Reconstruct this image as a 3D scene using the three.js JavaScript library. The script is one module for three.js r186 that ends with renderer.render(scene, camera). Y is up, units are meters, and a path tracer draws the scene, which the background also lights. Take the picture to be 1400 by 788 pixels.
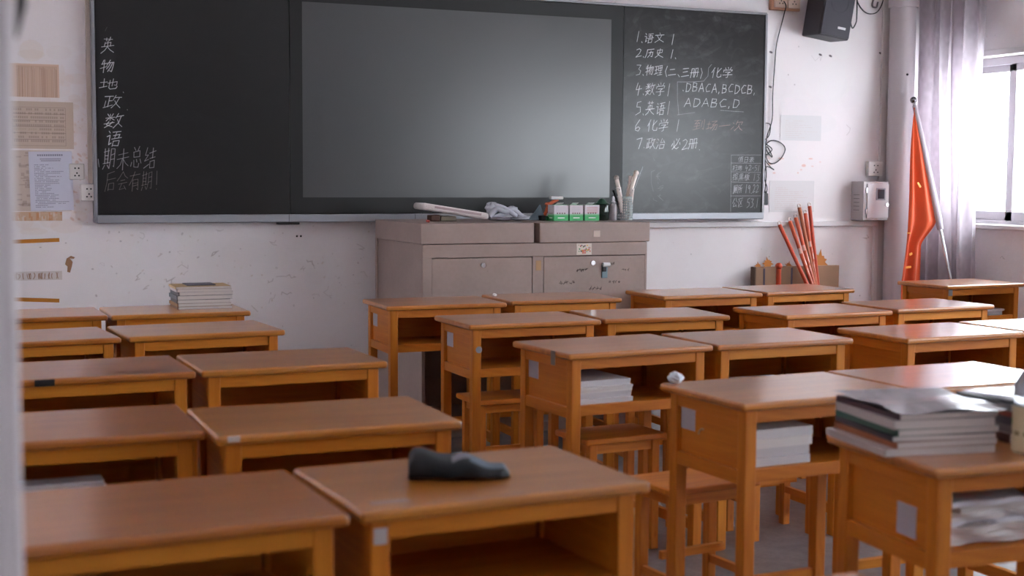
import * as THREE from 'three';
import { RoundedBoxGeometry } from 'three/addons/geometries/RoundedBoxGeometry.js';
import { mergeGeometries } from 'three/addons/utils/BufferGeometryUtils.js';

// ---------------------------------------------------------------- camera, sky, exposure
const scene = new THREE.Scene();
const DEG = Math.PI / 180;
const camera = new THREE.PerspectiveCamera(2 * Math.atan(394 / 1868) / DEG, 1400 / 788, 0.05, 200);
camera.position.set(0, 1.35, 0);
camera.rotation.order = 'YXZ';
camera.rotation.set(-4.558 * DEG, -23.269 * DEG, 0.364 * DEG);
camera.focus = 7.4;
camera.userData.fStop = 3.4;
scene.background = new THREE.Color().setRGB(5.3, 5.75, 6.15);        // bright overcast sky outside the windows
const renderer = new THREE.WebGLRenderer();
renderer.toneMapping = THREE.LinearToneMapping;
renderer.toneMappingExposure = 3.15;
renderer.shadowMap.enabled = true;

// ---------------------------------------------------------------- helpers
let seed = 20240607;
function rnd() { seed |= 0; seed = (seed + 0x6d2b79f5) | 0; let t = Math.imul(seed ^ (seed >>> 15), 1 | seed); t = (t + Math.imul(t ^ (t >>> 7), 61 | t)) ^ t; return ((t ^ (t >>> 14)) >>> 0) / 4294967296; }
const rr = (a, b) => a + (b - a) * rnd();
const taken = new Map();
function numbered(n) { const k = taken.get(n) || 0; taken.set(n, k + 1); return k ? n + '_' + String(k).padStart(3, '0') : n; }
function shadow(o) { o.castShadow = o.receiveShadow = true; return o; }
function mesh(name, geo, mat, parent, x = 0, y = 0, z = 0) {
  const m = shadow(new THREE.Mesh(geo, mat)); m.name = name; m.position.set(x, y, z); if (parent) parent.add(m); return m;
}
function thing(name, label, category, x = 0, y = 0, z = 0, turn = 0, group) {
  const g = new THREE.Group(); g.name = numbered(name); g.position.set(x, y, z); g.rotation.y = turn;
  g.userData = { label, category }; if (group) g.userData.group = group; scene.add(g); return g;
}
function single(name, label, category, geo, mat, x = 0, y = 0, z = 0, group) {
  const m = mesh(numbered(name), geo, mat, scene, x, y, z); m.userData = { label, category }; if (group) m.userData.group = group; return m;
}
function structure(name, geo, mat, x = 0, y = 0, z = 0) { const m = mesh(name, geo, mat, scene, x, y, z); m.userData = { kind: 'structure' }; return m; }
function moved(g, x, y, z) { g.translate(x, y, z); return g; }
const V = (x, y, z) => new THREE.Vector3(x, y, z);
// uv in metres: grain along `axis`
function metreUV(g, axis = 'x', off = 0) {
  if (g.index) g = g.toNonIndexed();
  const p = g.attributes.position, uv = new Float32Array(p.count * 2), a = V(), b = V(), c = V(), n = V(), ai = 'xyz'.indexOf(axis);
  for (let i = 0; i < p.count; i += 3) {
    a.fromBufferAttribute(p, i); b.fromBufferAttribute(p, i + 1); c.fromBufferAttribute(p, i + 2);
    n.crossVectors(b.clone().sub(a), c.clone().sub(a)); const m = [Math.abs(n.x), Math.abs(n.y), Math.abs(n.z)], k = m.indexOf(Math.max(...m));
    const rest = [0, 1, 2].filter((i2) => i2 !== k); let ui = ai; if (k === ai) ui = rest[0]; const vi = rest.find((r) => r !== ui);
    [a, b, c].forEach((q, j) => { const s = [q.x, q.y, q.z]; uv[(i + j) * 2] = s[ui] + off * 0.37; uv[(i + j) * 2 + 1] = s[vi] + off * 0.61 + k * 0.13; });
  }
  g.setAttribute('uv', new THREE.BufferAttribute(uv, 2)); return g;
}
const rbox = (w, h, d, r = 0.003, s = 1) => new RoundedBoxGeometry(w, h, d, s, Math.min(r, w / 2.01, h / 2.01, d / 2.01));
const wbox = (w, h, d, axis, r = 0.003, s = 1, off = 0) => metreUV(rbox(w, h, d, r, s), axis, off);
function tube(pts, r, seg = 48, sides = 6, closed = false) { return new THREE.TubeGeometry(new THREE.CatmullRomCurve3(pts.map((p) => p.isVector3 ? p : V(...p)), closed, 'centripetal'), seg, r, sides, closed); }
function rod(a, b, r0, r1 = r0, sides = 12) {
  const d = V().subVectors(b, a), g = new THREE.CylinderGeometry(r1, r0, d.length(), sides);
  g.applyQuaternion(new THREE.Quaternion().setFromUnitVectors(V(0, 1, 0), d.clone().normalize())); g.translate((a.x + b.x) / 2, (a.y + b.y) / 2, (a.z + b.z) / 2); return g;
}
function grid(nu, nv, f) {   // parametric sheet
  const pos = [], uv = [], idx = [];
  for (let j = 0; j <= nv; j++) for (let i = 0; i <= nu; i++) { const q = f(i / nu, j / nv); pos.push(q.x, q.y, q.z); uv.push(i / nu, j / nv); }
  for (let j = 0; j < nv; j++) for (let i = 0; i < nu; i++) { const a = j * (nu + 1) + i, b = a + 1, c = a + nu + 1, d = c + 1; idx.push(a, b, d, a, d, c); }
  const g = new THREE.BufferGeometry(); g.setAttribute('position', new THREE.Float32BufferAttribute(pos, 3)); g.setAttribute('uv', new THREE.Float32BufferAttribute(uv, 2)); g.setIndex(idx); g.computeVertexNormals(); return g;
}
// periodic value noise
const LAT = new Float32Array(65536); for (let i = 0; i < 65536; i++) LAT[i] = rnd();
function vn(x, y, px, py, s = 0) {
  const xi = Math.floor(x), yi = Math.floor(y), fx = x - xi, fy = y - yi, u = fx * fx * (3 - 2 * fx), v = fy * fy * (3 - 2 * fy);
  const h = (a, b) => LAT[((((a % px) + px) % px) * 73 + (((b % py) + py) % py) * 1031 + s * 7919) & 65535];
  return (h(xi, yi) * (1 - u) + h(xi + 1, yi) * u) * (1 - v) + (h(xi, yi + 1) * (1 - u) + h(xi + 1, yi + 1) * u) * v;
}
function canvas(w, h, draw) {
  const c = document.createElement('canvas'); c.width = w; c.height = h; const x = c.getContext('2d'); draw(x, w, h);
  const t = new THREE.CanvasTexture(c); t.colorSpace = THREE.SRGBColorSpace; t.magFilter = THREE.LinearFilter; return t;
}
function dataTexture(n, f, srgb = true) {
  const d = new Uint8Array(n * n * 4);
  for (let j = 0; j < n; j++) for (let i = 0; i < n; i++) { const c = f(i / n, j / n); for (let k = 0; k < 3; k++) d[(j * n + i) * 4 + k] = Math.max(0, Math.min(255, Math.round(c[k] * 255))); d[(j * n + i) * 4 + 3] = 255; }
  const t = new THREE.DataTexture(d, n, n); t.wrapS = t.wrapT = THREE.RepeatWrapping; t.magFilter = THREE.LinearFilter; if (srgb) t.colorSpace = THREE.SRGBColorSpace; t.needsUpdate = true; return t;
}
const std = (color, roughness = 0.6, more = {}) => new THREE.MeshPhysicalMaterial({ color, roughness, ...more });
const lerp = (a, b, t) => a + (b - a) * t;
const mix3 = (a, b, t) => [lerp(a[0], b[0], t), lerp(a[1], b[1], t), lerp(a[2], b[2], t)];

// ---------------------------------------------------------------- materials
function pine(s, light, dark, staves) {
  const n = 512;   // one tile is 0.8 m of timber
  return dataTexture(n, (u, v) => {
    let row = 0, uu = u, tone = 0;
    if (staves) { row = Math.floor(v * staves); const sh = LAT[(row * 97 + s * 13) & 65535]; const col = Math.floor((u + sh) * 2); tone = (LAT[(row * 31 + (col % 2) * 577 + s * 211) & 65535] - 0.5) * 0.28; uu = u + sh; }
    const w = vn(uu * 3, v * 6, 3, 6, s) * 0.9;
    const g = vn(uu * 4, v * 64 + w * 6, 4, 64, s + 1), f = vn(uu * 10, v * 256, 10, 256, s + 2), b = vn(uu * 3, v * 8, 3, 8, s + 3);
    let t = 0.45 * g + 0.25 * f + 0.35 * b + tone;
    const kx = (uu * 3) % 1 - 0.5, ky = (v * 3) % 1 - 0.5, cell = Math.floor((uu * 3) % 3) * 3 + Math.floor(v * 3), kd = Math.hypot((kx - (LAT[(cell * 37 + s) & 65535] - 0.5) * 0.6) * 1.0, (ky - (LAT[(cell * 53 + s) & 65535] - 0.5) * 0.6) * 2.2);
    if (LAT[(cell * 71 + s * 5) & 65535] > 0.55) t += 0.9 * Math.exp(-((kd / 0.035) ** 2));
    return mix3(light, dark, Math.max(0, Math.min(1, t)));
  });
}
const tile = (t, m) => { t.repeat.set(1 / m, 1 / m); return t; };
const bodyTex = [0, 1, 2].map((k) => tile(pine(3 + k * 5, [0.86, 0.56, 0.17], [0.71, 0.40, 0.08]), 0.8));
const topTex = [0, 1, 2].map((k) => tile(pine(21 + k * 5, [0.80, 0.52, 0.22], [0.66, 0.39, 0.12], 12), 0.8));
const bodyMat = bodyTex.map((t, k) => std([0xffffff, 0xf4e8dc, 0xfff6e6][k], 0.5, { map: t, ior: 1.4 }));
const topMat = topTex.map((t, k) => std([0xffffff, 0xf6ece4, 0xefe2d8][k], 0.3, { map: t, ior: 1.55, clearcoat: 0.8, clearcoatRoughness: 0.14 }));
const stoolMat = std(0xfff2e0, 0.45, { map: bodyTex[1] });
const plasterBump = tile(dataTexture(256, (u, v) => { const t = 0.5 * vn(u * 16, v * 16, 16, 16, 40) + 0.3 * vn(u * 48, v * 48, 48, 48, 41) + 0.2 * vn(u * 128, v * 128, 128, 128, 42); return [t, t, t]; }, false), 1.2);
const paintWhite = [230, 222, 224];
function stainedWall(w, h, marks) {
  return canvas(2048, 1024, (x, W, H) => {
    x.fillStyle = `rgb(${paintWhite})`; x.fillRect(0, 0, W, H);
    for (let i = 0; i < 1500; i++) { const r = rr(6, 60); x.fillStyle = `rgba(${rnd() < 0.5 ? '236,230,233' : '212,203,206'},${rr(0.02, 0.07)})`; x.beginPath(); x.ellipse(rnd() * W, rnd() * H, r, r * rr(0.4, 1), rnd() * 3, 0, 7); x.fill(); }
    for (let i = 0; i < 240; i++) { x.fillStyle = `rgba(70,55,60,${rr(0.1, 0.4)})`; x.beginPath(); x.ellipse(rnd() * W, rnd() * H, rr(0.5, 2.2), rr(0.5, 1.6), 0, 0, 7); x.fill(); }
    for (let i = 0; i < 70; i++) { x.strokeStyle = `rgba(120,100,100,${rr(0.1, 0.35)})`; x.lineWidth = rr(0.6, 1.8); x.beginPath(); let a = rnd() * W, b = rnd() * H; x.moveTo(a, b); for (let k = 0; k < 4; k++) { a += rr(-12, 12); b += rr(-12, 12); x.lineTo(a, b); } x.stroke(); }
    if (marks) marks(x, (mx) => (mx / w) * W, (my) => (1 - my / h) * H);
  });
}
const ROOM = { x0: -0.12, x1: 6.35, z0: -7.46, z1: 2.3, h: 3.2 };
const RW = ROOM.x1 - ROOM.x0, RD = ROOM.z1 - ROOM.z0;
const wallFrontTex = stainedWall(RW, ROOM.h, (x, X, Y) => {
  const at = (px) => X(px - ROOM.x0);
  // scuffed, chipped plaster under the board, yellowed paste round the notices
  for (let i = 0; i < 90; i++) { const a = at(rr(0.8, 2.4)), b = Y(rr(0.6, 1.1)); x.fillStyle = `rgba(${rnd() < 0.6 ? '95,75,75' : '170,140,120'},${rr(0.06, 0.3)})`; x.beginPath(); x.ellipse(a, b, rr(0.6, 3), rr(0.6, 1.8), rnd() * 3, 0, 7); x.fill(); }
  for (let i = 0; i < 26; i++) { x.strokeStyle = `rgba(110,90,88,${rr(0.12, 0.35)})`; x.lineWidth = rr(0.7, 1.6); x.beginPath(); let a = at(rr(0.8, 2.4)), b = Y(rr(0.62, 1.1)); x.moveTo(a, b); for (let k = 0; k < 4; k++) { a += rr(-9, 9); b += rr(-7, 7); x.lineTo(a, b); } x.stroke(); }
  for (let i = 0; i < 60; i++) { x.fillStyle = `rgba(205,170,140,${rr(0.04, 0.12)})`; x.beginPath(); x.ellipse(at(rr(0.38, 0.8)), Y(rr(1.05, 2.0)), rr(4, 26), rr(4, 18), 0, 0, 7); x.fill(); }
  for (let i = 0; i < 40; i++) { x.fillStyle = `rgba(180,110,80,${rr(0.1, 0.3)})`; x.beginPath(); x.ellipse(at(rr(0.7, 0.8)), Y(rr(1.1, 1.7)), rr(0.6, 5), rr(0.6, 3), rnd(), 0, 7); x.fill(); }
  for (const [a, b] of [[5.38, 2.17], [5.46, 2.165], [5.0, 2.17], [5.0, 1.95], [5.86, 2.2]]) { x.fillStyle = 'rgba(60,50,55,.8)'; x.beginPath(); x.ellipse(at(a), Y(b), 4, 2, 0.3, 0, 7); x.fill(); }
  for (let i = 0; i < 12; i++) { x.fillStyle = `rgba(215,120,95,${rr(0.2, 0.4)})`; x.beginPath(); x.ellipse(at(rr(5.0, 5.4)), Y(rr(1.4, 1.5)), rr(1, 6), rr(1, 3), 0, 0, 7); x.fill(); }
});
const wallMat = (t) => std(0xffffff, 0.75, { map: t, bumpMap: plasterBump, bumpScale: 0.002 });
const plainWallTex = stainedWall(RD, ROOM.h);
const white = std(0xdcd6d8, 0.5), offWhite = std(0xcfc6c6, 0.55), plastic = std(0xd9d2cf, 0.4), darkHole = std(0x181214, 0.8);
const alu = std(0x9a9ba0, 0.35, { metalness: 0.75 }), chrome = std(0xc8c8cc, 0.2, { metalness: 1 });
const paperMat = std(0xd6d2d6, 0.8), blackPlastic = std(0x17151a, 0.5), cable = std(0x1d1a20, 0.5);

// ---------------------------------------------------------------- room shell
structure('wall_front', new THREE.BoxGeometry(RW + 0.5, ROOM.h, 0.24), wallMat(wallFrontTex), (ROOM.x0 + ROOM.x1) / 2, ROOM.h / 2, ROOM.z0 - 0.12);
{ // uv of the visible face covers exactly the room width
  const m = scene.getObjectByName('wall_front'), uv = m.geometry.attributes.uv, p = m.geometry.attributes.position;
  for (let i = 0; i < p.count; i++) uv.setX(i, (p.getX(i) + RW / 2) / RW);
}
structure('wall_back', metreUV(moved(new THREE.BoxGeometry(RW + 0.5, ROOM.h, 0.24), (ROOM.x0 + ROOM.x1) / 2, ROOM.h / 2, ROOM.z1 + 0.12), 'x'), wallMat(plainWallTex));
plainWallTex.wrapS = plainWallTex.wrapT = THREE.RepeatWrapping; plainWallTex.repeat.set(0.25, 0.5);
{ // unseen chalkboard on the back wall, added to darken the front board reflection
  const g = thing('rear_blackboard', 'unseen dark chalkboard added across the rear wall behind the camera', 'blackboard', 4.05, 1.0, ROOM.z1); g.rotation.y = Math.PI;
  mesh('slate', new THREE.BoxGeometry(4.2, 1.3, 0.03), std(0x1a2420, 0.6), g, 0, 0.75, 0.015); mesh('frame', mergeGeometries([moved(rbox(4.28, 0.04, 0.05), 0, 0.08, 0.025), moved(rbox(4.28, 0.04, 0.05), 0, 1.42, 0.025), moved(rbox(0.04, 1.34, 0.05), -2.12, 0.75, 0.025), moved(rbox(0.04, 1.34, 0.05), 2.12, 0.75, 0.025)]), alu, g);
}
const piercedWall = (xc, T, y0, y1, spans) => {
  const geos = [], add = (a, b, z0, z1) => geos.push(moved(new THREE.BoxGeometry(T, b - a, z1 - z0), xc, (a + b) / 2, (z0 + z1) / 2));
  add(0, y0, ROOM.z0, ROOM.z1); add(y1, ROOM.h, ROOM.z0, ROOM.z1);
  let z = ROOM.z0; for (const [a, b] of spans) { add(y0, y1, z, a); z = b; } add(y0, y1, z, ROOM.z1);
  return metreUV(mergeGeometries(geos), 'z');
};
const sideTex = stainedWall(4, 2); sideTex.wrapS = sideTex.wrapT = THREE.RepeatWrapping; sideTex.repeat.set(0.25, 0.5);
structure('wall_left', piercedWall(ROOM.x0 - 0.12, 0.24, 0.001, 2.05, [[-6.56, -6.34]]), wallMat(sideTex));   // unseen front door gap, added and narrowed for fill light on the front wall
structure('wall_corridor', new THREE.BoxGeometry(0.15, 1.1, RD + 2), std(0xc9c4c2, 0.8), ROOM.x0 - 2.4, 0.55, (ROOM.z0 + ROOM.z1) / 2);   // unseen corridor parapet; with floor and roof, added to dim the door light
structure('floor_corridor', new THREE.BoxGeometry(2.08, 0.2, RD + 2), std(0x9a9492, 0.7), ROOM.x0 - 0.25 - 1.06, -0.1, (ROOM.z0 + ROOM.z1) / 2);
structure('ceiling_corridor', new THREE.BoxGeometry(2.08, 0.2, RD + 2), std(0xc9c4c2, 0.8), ROOM.x0 - 0.25 - 1.06, ROOM.h + 0.1, (ROOM.z0 + ROOM.z1) / 2);
structure('ceiling', new THREE.BoxGeometry(RW + 0.5, 0.2, RD + 0.5), std(0xefecec, 0.8), (ROOM.x0 + ROOM.x1) / 2, ROOM.h + 0.1, (ROOM.z0 + ROOM.z1) / 2);
const floorTex = tile(dataTexture(512, (u, v) => { const a = vn(u * 6, v * 6, 6, 6, 60), b = vn(u * 40, v * 40, 40, 40, 61), c = vn(u * 160, v * 160, 160, 160, 62); const t = 0.3 + 0.16 * a + 0.08 * b + 0.06 * c; return [t, t * 0.95, t * 0.97]; }), 1.6);
structure('floor', metreUV(new THREE.BoxGeometry(RW + 0.5, 0.2, RD + 0.5)), std(0xffffff, 0.32, { map: floorTex }), (ROOM.x0 + ROOM.x1) / 2, -0.1, (ROOM.z0 + ROOM.z1) / 2);
const WIN = { y0: 1.05, y1: 2.16, spans: [[-7.33, -5.75], [-4.6, -2.0], [-1.6, 1.2]] };
{ // window wall, pierced
  structure('wall_right', piercedWall(ROOM.x1 + 0.12, 0.24, WIN.y0, WIN.y1, WIN.spans), wallMat(sideTex));
}
structure('wall_pilaster', rbox(0.2, ROOM.h, 0.3, 0.006), std(0xcfc7ca, 0.6, { bumpMap: plasterBump, bumpScale: 0.002 }), 0.0815 - 0.1, ROOM.h / 2, -1.4 - 0.15);
const frameMat = std(0xb9b5ba, 0.4, { metalness: 0.3 }), paneMat = new THREE.MeshPhysicalMaterial({ color: 0xffffff, roughness: 0, transmission: 1, thickness: 0, ior: 1.45 });
function windowUnit([a, b], n, WIN, side) {
  const g = new THREE.Group(); g.name = 'window_' + (n + 1); g.userData = { kind: 'structure' }; scene.add(g);
  const wallX = side > 0 ? ROOM.x1 : ROOM.x0, x = wallX + side * 0.13, w = b - a, H = WIN.y1 - WIN.y0, zc = (a + b) / 2, yc = (WIN.y0 + WIN.y1) / 2;
  mesh('window_frame', mergeGeometries([moved(rbox(0.07, 0.05, w), x, WIN.y0 + 0.025, zc), moved(rbox(0.07, 0.05, w), x, WIN.y1 - 0.025, zc), moved(rbox(0.07, H, 0.05), x, yc, a + 0.025), moved(rbox(0.07, H, 0.05), x, yc, b - 0.025)]), frameMat, g);
  const edges = n === 0 ? [a + 0.03, a + 0.44, a + 0.44 + 0.6, b - 0.03] : [a + 0.03, a + w / 3, a + (2 * w) / 3, b - 0.03];
  for (let k = 0; k < 3; k++) {
    const z0 = edges[k], z1 = edges[k + 1], xs = x + side * (k % 2 ? -0.015 : 0.012), zw = z1 - z0, zm = (z0 + z1) / 2, s = 0.045;
    const sash = mesh('sash', mergeGeometries([moved(rbox(0.024, 0.06, zw), xs, WIN.y0 + 0.08, zm), moved(rbox(0.024, 0.05, zw), xs, WIN.y1 - 0.07, zm), moved(rbox(0.024, H - 0.1, s), xs, yc, z0 + s / 2), moved(rbox(0.024, H - 0.1, s), xs, yc, z1 - s / 2)]), frameMat, g);
    mesh('pane', new THREE.BoxGeometry(0.004, H - 0.18, zw - 2 * s), paneMat, sash, xs, yc + 0.005, zm);
  }
  mesh('window_sill', rbox(0.17, 0.03, w - 0.004, 0.006), white, g, wallX + side * 0.035, WIN.y0 + 0.012, zc);
  if (side > 0) mesh('head_trim', rbox(0.03, 0.04, w + 0.06, 0.004), white, g, wallX - 0.008, WIN.y1 + 0.02, zc);
}
WIN.spans.forEach((s, n) => windowUnit(s, n, WIN, 1));
// ledge under the board and the trim that ends it
const ledge = structure('trim_1', rbox(5.86 - 3.4, 0.034, 0.03, 0.004), white, (5.86 + 3.4) / 2, 1.072, ROOM.z0 + 0.012);
structure('trim_2', rbox(0.03, 1.07, 0.024, 0.004), white, 5.85, 0.535, ROOM.z0 + 0.012);
structure('trim_3', rbox(0.06, ROOM.h - 0.02, 0.02, 0.004), offWhite, 5.895, ROOM.h / 2, ROOM.z0 + 0.006);

// ---------------------------------------------------------------- chalk writing: hand-drawn strokes on a 100 x 100 cell
const S = {
  英: '20,12 80,12|38,2 36,22|62,2 60,22|30,34 70,32 70,55|30,34 28,55|5,56 95,54|50,22 48,56 30,78 8,96|50,58 66,78 94,94',
  物: '22,10 12,34|8,36 46,30|28,4 28,96|6,66 48,52|62,6 54,28 44,44|54,28 92,24 90,60 84,92 72,84|68,30 58,56 46,72|80,28 70,62 54,88',
  地: '6,40 40,34|24,10 24,76|4,82 44,66|46,46 90,30 90,62 80,60|68,8 68,70|54,22 52,80 60,90 92,90 96,72',
  政: '6,14 50,10|30,12 30,84|30,46 48,44|14,42 14,86|4,90 54,76|64,6 52,40|62,24 96,20|86,22 74,62 48,96|62,44 76,70 98,94',
  数: '14,10 22,24|42,8 34,22|4,32 54,28|28,6 28,50|26,34 8,50|30,34 50,46|26,54 16,76 44,90|44,56 34,76 8,96|2,68 56,64|68,6 58,36|66,26 98,22|88,24 78,62 54,96|66,44 80,72 98,94',
  语: '14,8 22,18|6,34 24,32 22,84 34,72|40,14 92,10|62,14 54,46|44,32 84,28 80,48|34,50 98,46|48,62 46,94|48,62 84,60 82,92 48,90',
  期: '4,20 50,18|16,4 14,70|38,4 38,70|16,36 38,36|16,52 38,52|2,72 54,68|16,78 4,96|36,78 48,92|62,12 60,60 50,94|62,12 90,10 90,92 80,86|64,36 88,34|64,58 88,56',
  末: '14,28 86,24|6,50 94,46|50,4 50,96|48,50 30,72 6,88|52,50 70,70 96,84',
  总: '30,4 40,16|68,2 58,16|26,24 74,22 74,46 28,48 26,24|14,64 8,84|30,60 32,86 64,90 70,76|48,58 54,70|78,58 90,76',
  结: '28,4 10,34 34,32 8,62 40,56|6,90 42,76|46,26 96,22|70,4 70,50|50,50 92,48|54,64 52,94|54,64 88,62 86,92 54,92',
  后: '84,4 24,14|24,14 22,56 6,94|24,40 94,36|38,60 36,92|38,60 82,58 80,92 38,90',
  会: '50,4 28,28 4,46|50,4 72,26 96,42|32,48 68,46|14,64 88,60|44,64 24,90 76,86|64,74 84,96',
  有: '6,20 94,16|46,2 28,42 4,66|34,44 32,96|34,44 80,42 80,92 70,88|36,60 78,58|36,74 78,72',
  文: '46,4 54,16|8,28 92,24|72,28 50,64 8,94|28,30 54,68 96,92',
  历: '16,12 92,8|18,12 16,60 4,94|34,44 84,40 80,88 68,84|58,24 52,66 30,94',
  史: '24,20 78,18 76,46 26,48 24,20|52,2 50,50 34,76 6,94|30,58 54,78 96,94',
  理: '4,16 40,12|6,46 38,42|22,14 22,78|2,84 44,70|50,10 48,54|50,10 90,8 88,52 50,52|50,30 88,28|70,8 70,90|52,72 90,70|42,92 98,90',
  二: '22,30 76,26|6,80 94,74', 三: '18,16 82,14|24,48 76,46|6,86 94,82', 一: '4,54 96,46',
  册: '18,12 16,64 8,94|18,12 44,10 44,90|62,10 60,64 54,94|62,10 88,8 88,90 80,86|2,50 98,46',
  化: '30,4 4,50|20,30 20,96|90,16 54,52|58,6 56,80 66,90 94,88 96,70',
  学: '20,6 28,20|48,2 52,16|80,4 68,20|8,44 10,28 92,26 86,42|28,46 72,44 50,60|52,60 54,90 40,94|6,70 94,66',
  治: '12,8 22,18|4,34 16,42|4,92 26,56|62,6 44,42 86,38|74,22 92,46|44,58 42,94|44,58 86,56 84,92 44,92',
  必: '14,44 8,68|30,24 34,80 60,92 82,80|50,8 58,24|84,6 60,50 16,94|88,40 96,60',
  到: '6,12 58,10|34,12 12,38 50,34|42,26 54,44|8,60 56,56|32,42 32,84|4,92 60,78|70,14 70,66|90,4 90,92 78,84',
  场: '4,36 38,32|22,8 22,72|2,78 42,64|44,14 86,10 52,46 94,42 90,90 78,86|66,48 40,80|80,46 58,92',
  次: '8,20 20,34|4,84 24,58|50,4 36,40|48,24 94,20 84,42|66,32 60,62 32,96|64,58 76,78 98,94',
  值: '24,4 4,46|16,28 16,96|34,16 94,12|64,2 58,30|42,30 40,86|42,30 86,28 84,86|42,48 84,46|42,66 84,64|30,92 98,90',
  日: '20,8 20,92|20,8 80,8 80,92 20,92|20,50 80,48',
  表: '14,14 86,12|20,30 80,28|4,46 96,44|50,2 50,46|50,46 30,66 4,80|36,62 34,94 56,82|54,56 70,76 98,92|84,54 68,66',
  扫: '2,28 40,26|22,4 22,84 10,94|2,64 42,50|52,16 94,14 92,86|56,50 90,48|50,88 94,86',
  擦: '2,28 32,26|18,4 18,84 8,94|2,62 34,50|64,2 68,10|40,26 42,14 96,12 92,24|50,24 40,44|62,26 50,54|72,24 84,44 98,54|50,62 88,60|68,62 68,94 58,88|54,72 42,90|80,72 94,88',
  黑: '24,6 24,44|24,6 78,4 76,44 24,44|50,6 50,66|24,24 76,24|14,56 86,54|4,70 96,68|14,78 6,96|36,78 38,92|58,78 64,92|80,76 92,94',
  板: '4,32 42,28|24,4 24,96|22,36 6,66|26,40 40,56|92,6 52,16|54,16 52,58 40,94|54,36 90,32 76,66 50,94|58,44 74,72 98,92',
  厕: '10,12 94,8|12,12 10,60 2,94|26,28 24,72|26,28 54,26 54,72|40,36 38,70 22,94|42,74 56,92|68,28 68,72|90,18 90,92 80,86',
  所: '42,8 12,16|14,16 12,60 2,94|14,34 42,32 40,54 14,54|90,6 56,18|58,18 56,60 46,94|58,46 98,42|80,46 80,96',
  公: '36,8 22,34 4,54|62,6 76,32 96,50|44,48 20,88 76,82|66,64 86,96', 区: '8,12 90,8|12,12 12,90 96,88|30,26 72,72|74,22 52,56 26,76',
  '、': '20,70 60,92', 1: '60,4 40,96', 2: '20,20 50,6 76,24 60,54 16,92 88,84', 3: '20,8 76,12 46,42 80,60 66,90 22,96', 4: '40,4 20,56 88,50|62,30 52,100',
  5: '80,6 34,10 28,44 72,48 76,80 22,96', 6: '64,6 26,50 24,84 56,96 76,74 52,60 28,74', 7: '16,14 80,8 50,96', 9: '74,20 46,10 24,36 50,52 74,24 66,96',
  A: '14,96 50,4 86,96|28,62 74,60', B: '24,6 22,96|24,6 72,14 66,44 26,48|26,48 80,60 72,92 22,96', C: '82,14 50,8 20,46 34,88 84,86', D: '24,6 22,96|24,6 74,20 84,56 56,92 22,96',
  '.': '40,90 52,98', ',': '50,86 36,108', '(': '70,4 40,50 70,100', ')': '30,4 60,50 30,100', '!': '52,4 50,70|50,88 50,94', '-': '20,52 80,50',
};
const narrow = { '.': 0.35, ',': 0.4, '(': 0.5, ')': 0.5, 1: 0.5, '、': 0.45, '!': 0.5, ' ': 0.5, '-': 0.5 };
const digits = '234567890ABCD';
const K = 1000;   // canvas pixels per metre of board
function chalkLine(x, pts, wide, tone) {
  x.lineCap = 'round'; x.lineJoin = 'round'; x.strokeStyle = tone; x.lineWidth = wide;
  x.beginPath(); pts.forEach(([a, b], i) => (i ? x.lineTo(a, b) : x.moveTo(a, b))); x.stroke();
  x.globalAlpha = 0.5; x.lineWidth = wide * 0.5; x.beginPath(); pts.forEach(([a, b], i) => (i ? x.lineTo(a + rr(-0.8, 0.8), b + rr(-0.8, 0.8)) : x.moveTo(a, b))); x.stroke(); x.globalAlpha = 1;
}
function chalk(x, text, left, top, w, h, wide, tone) {
  const ws = [...text].map((c) => narrow[c] ?? (digits.includes(c) ? 0.72 : 1)), sum = ws.reduce((a, b) => a + b, 0); let cx = left;
  [...text].forEach((c, i) => {
    const cw = (w * ws[i]) / sum, sx = cw * (ws[i] < 1 ? 1.1 : 0.94), dy = rr(-0.05, 0.05) * h;
    for (const st of (S[c] || '').split('|')) if (st) chalkLine(x, st.split(' ').map((q) => { const [a, b] = q.split(',').map(Number); return [cx + ((a + rr(-2.5, 2.5)) / 100) * sx + (50 - b) * 0.0014 * cw, top + dy + ((b + rr(-2.5, 2.5)) / 100) * h - (a - 50) * 0.0008 * h]; }), wide * rr(0.8, 1.15), tone);
    cx += cw;
  });
}
const BZ = -7.39, BY0 = 1.15, BY1 = 2.393;
function boardTex(x0, x1, lines, more, base = 'rgb(13,11,12)', dustSheen = 0) {
  return canvas(Math.round((x1 - x0) * K), Math.round((BY1 - BY0) * K), (x, W, H) => {
    x.fillStyle = base; x.fillRect(0, 0, W, H);
    for (let i = 0; i < dustSheen; i++) { x.strokeStyle = `rgba(165,160,168,${rr(0.02, 0.09)})`; x.lineWidth = rr(8, 40); x.lineCap = 'round'; x.beginPath(); const a = rnd() * W, b = rnd() * H; x.moveTo(a, b); x.quadraticCurveTo(a + rr(-80, 80), b + rr(-60, 60), a + rr(-200, 200), b + rr(-90, 90)); x.stroke(); }  // wiped chalk dust plus window sheen on the right panel, painted into the colour
    for (let i = 0; i < 160; i++) { x.fillStyle = `rgba(${rnd() < 0.6 ? '90,86,92' : '22,20,24'},${rr(0.01, 0.035)})`; x.beginPath(); x.ellipse(rnd() * W, rnd() * H, rr(20, 140), rr(8, 40), rr(-0.5, 0.5), 0, 7); x.fill(); }
    const X = (m) => (m - x0) * K, Y = (m) => (BY1 - m) * K;
    for (const [t, a, b, w, h, wide = 4, tone = 'rgba(214,212,216,.86)'] of lines) chalk(x, t, X(a), Y(b), w * K, h * K, wide, tone);
    if (more) more(x, (pts, wide, tone) => chalkLine(x, pts.map(([a, b]) => [X(a), Y(b)]), wide, tone), X, Y);
  });
}
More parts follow.
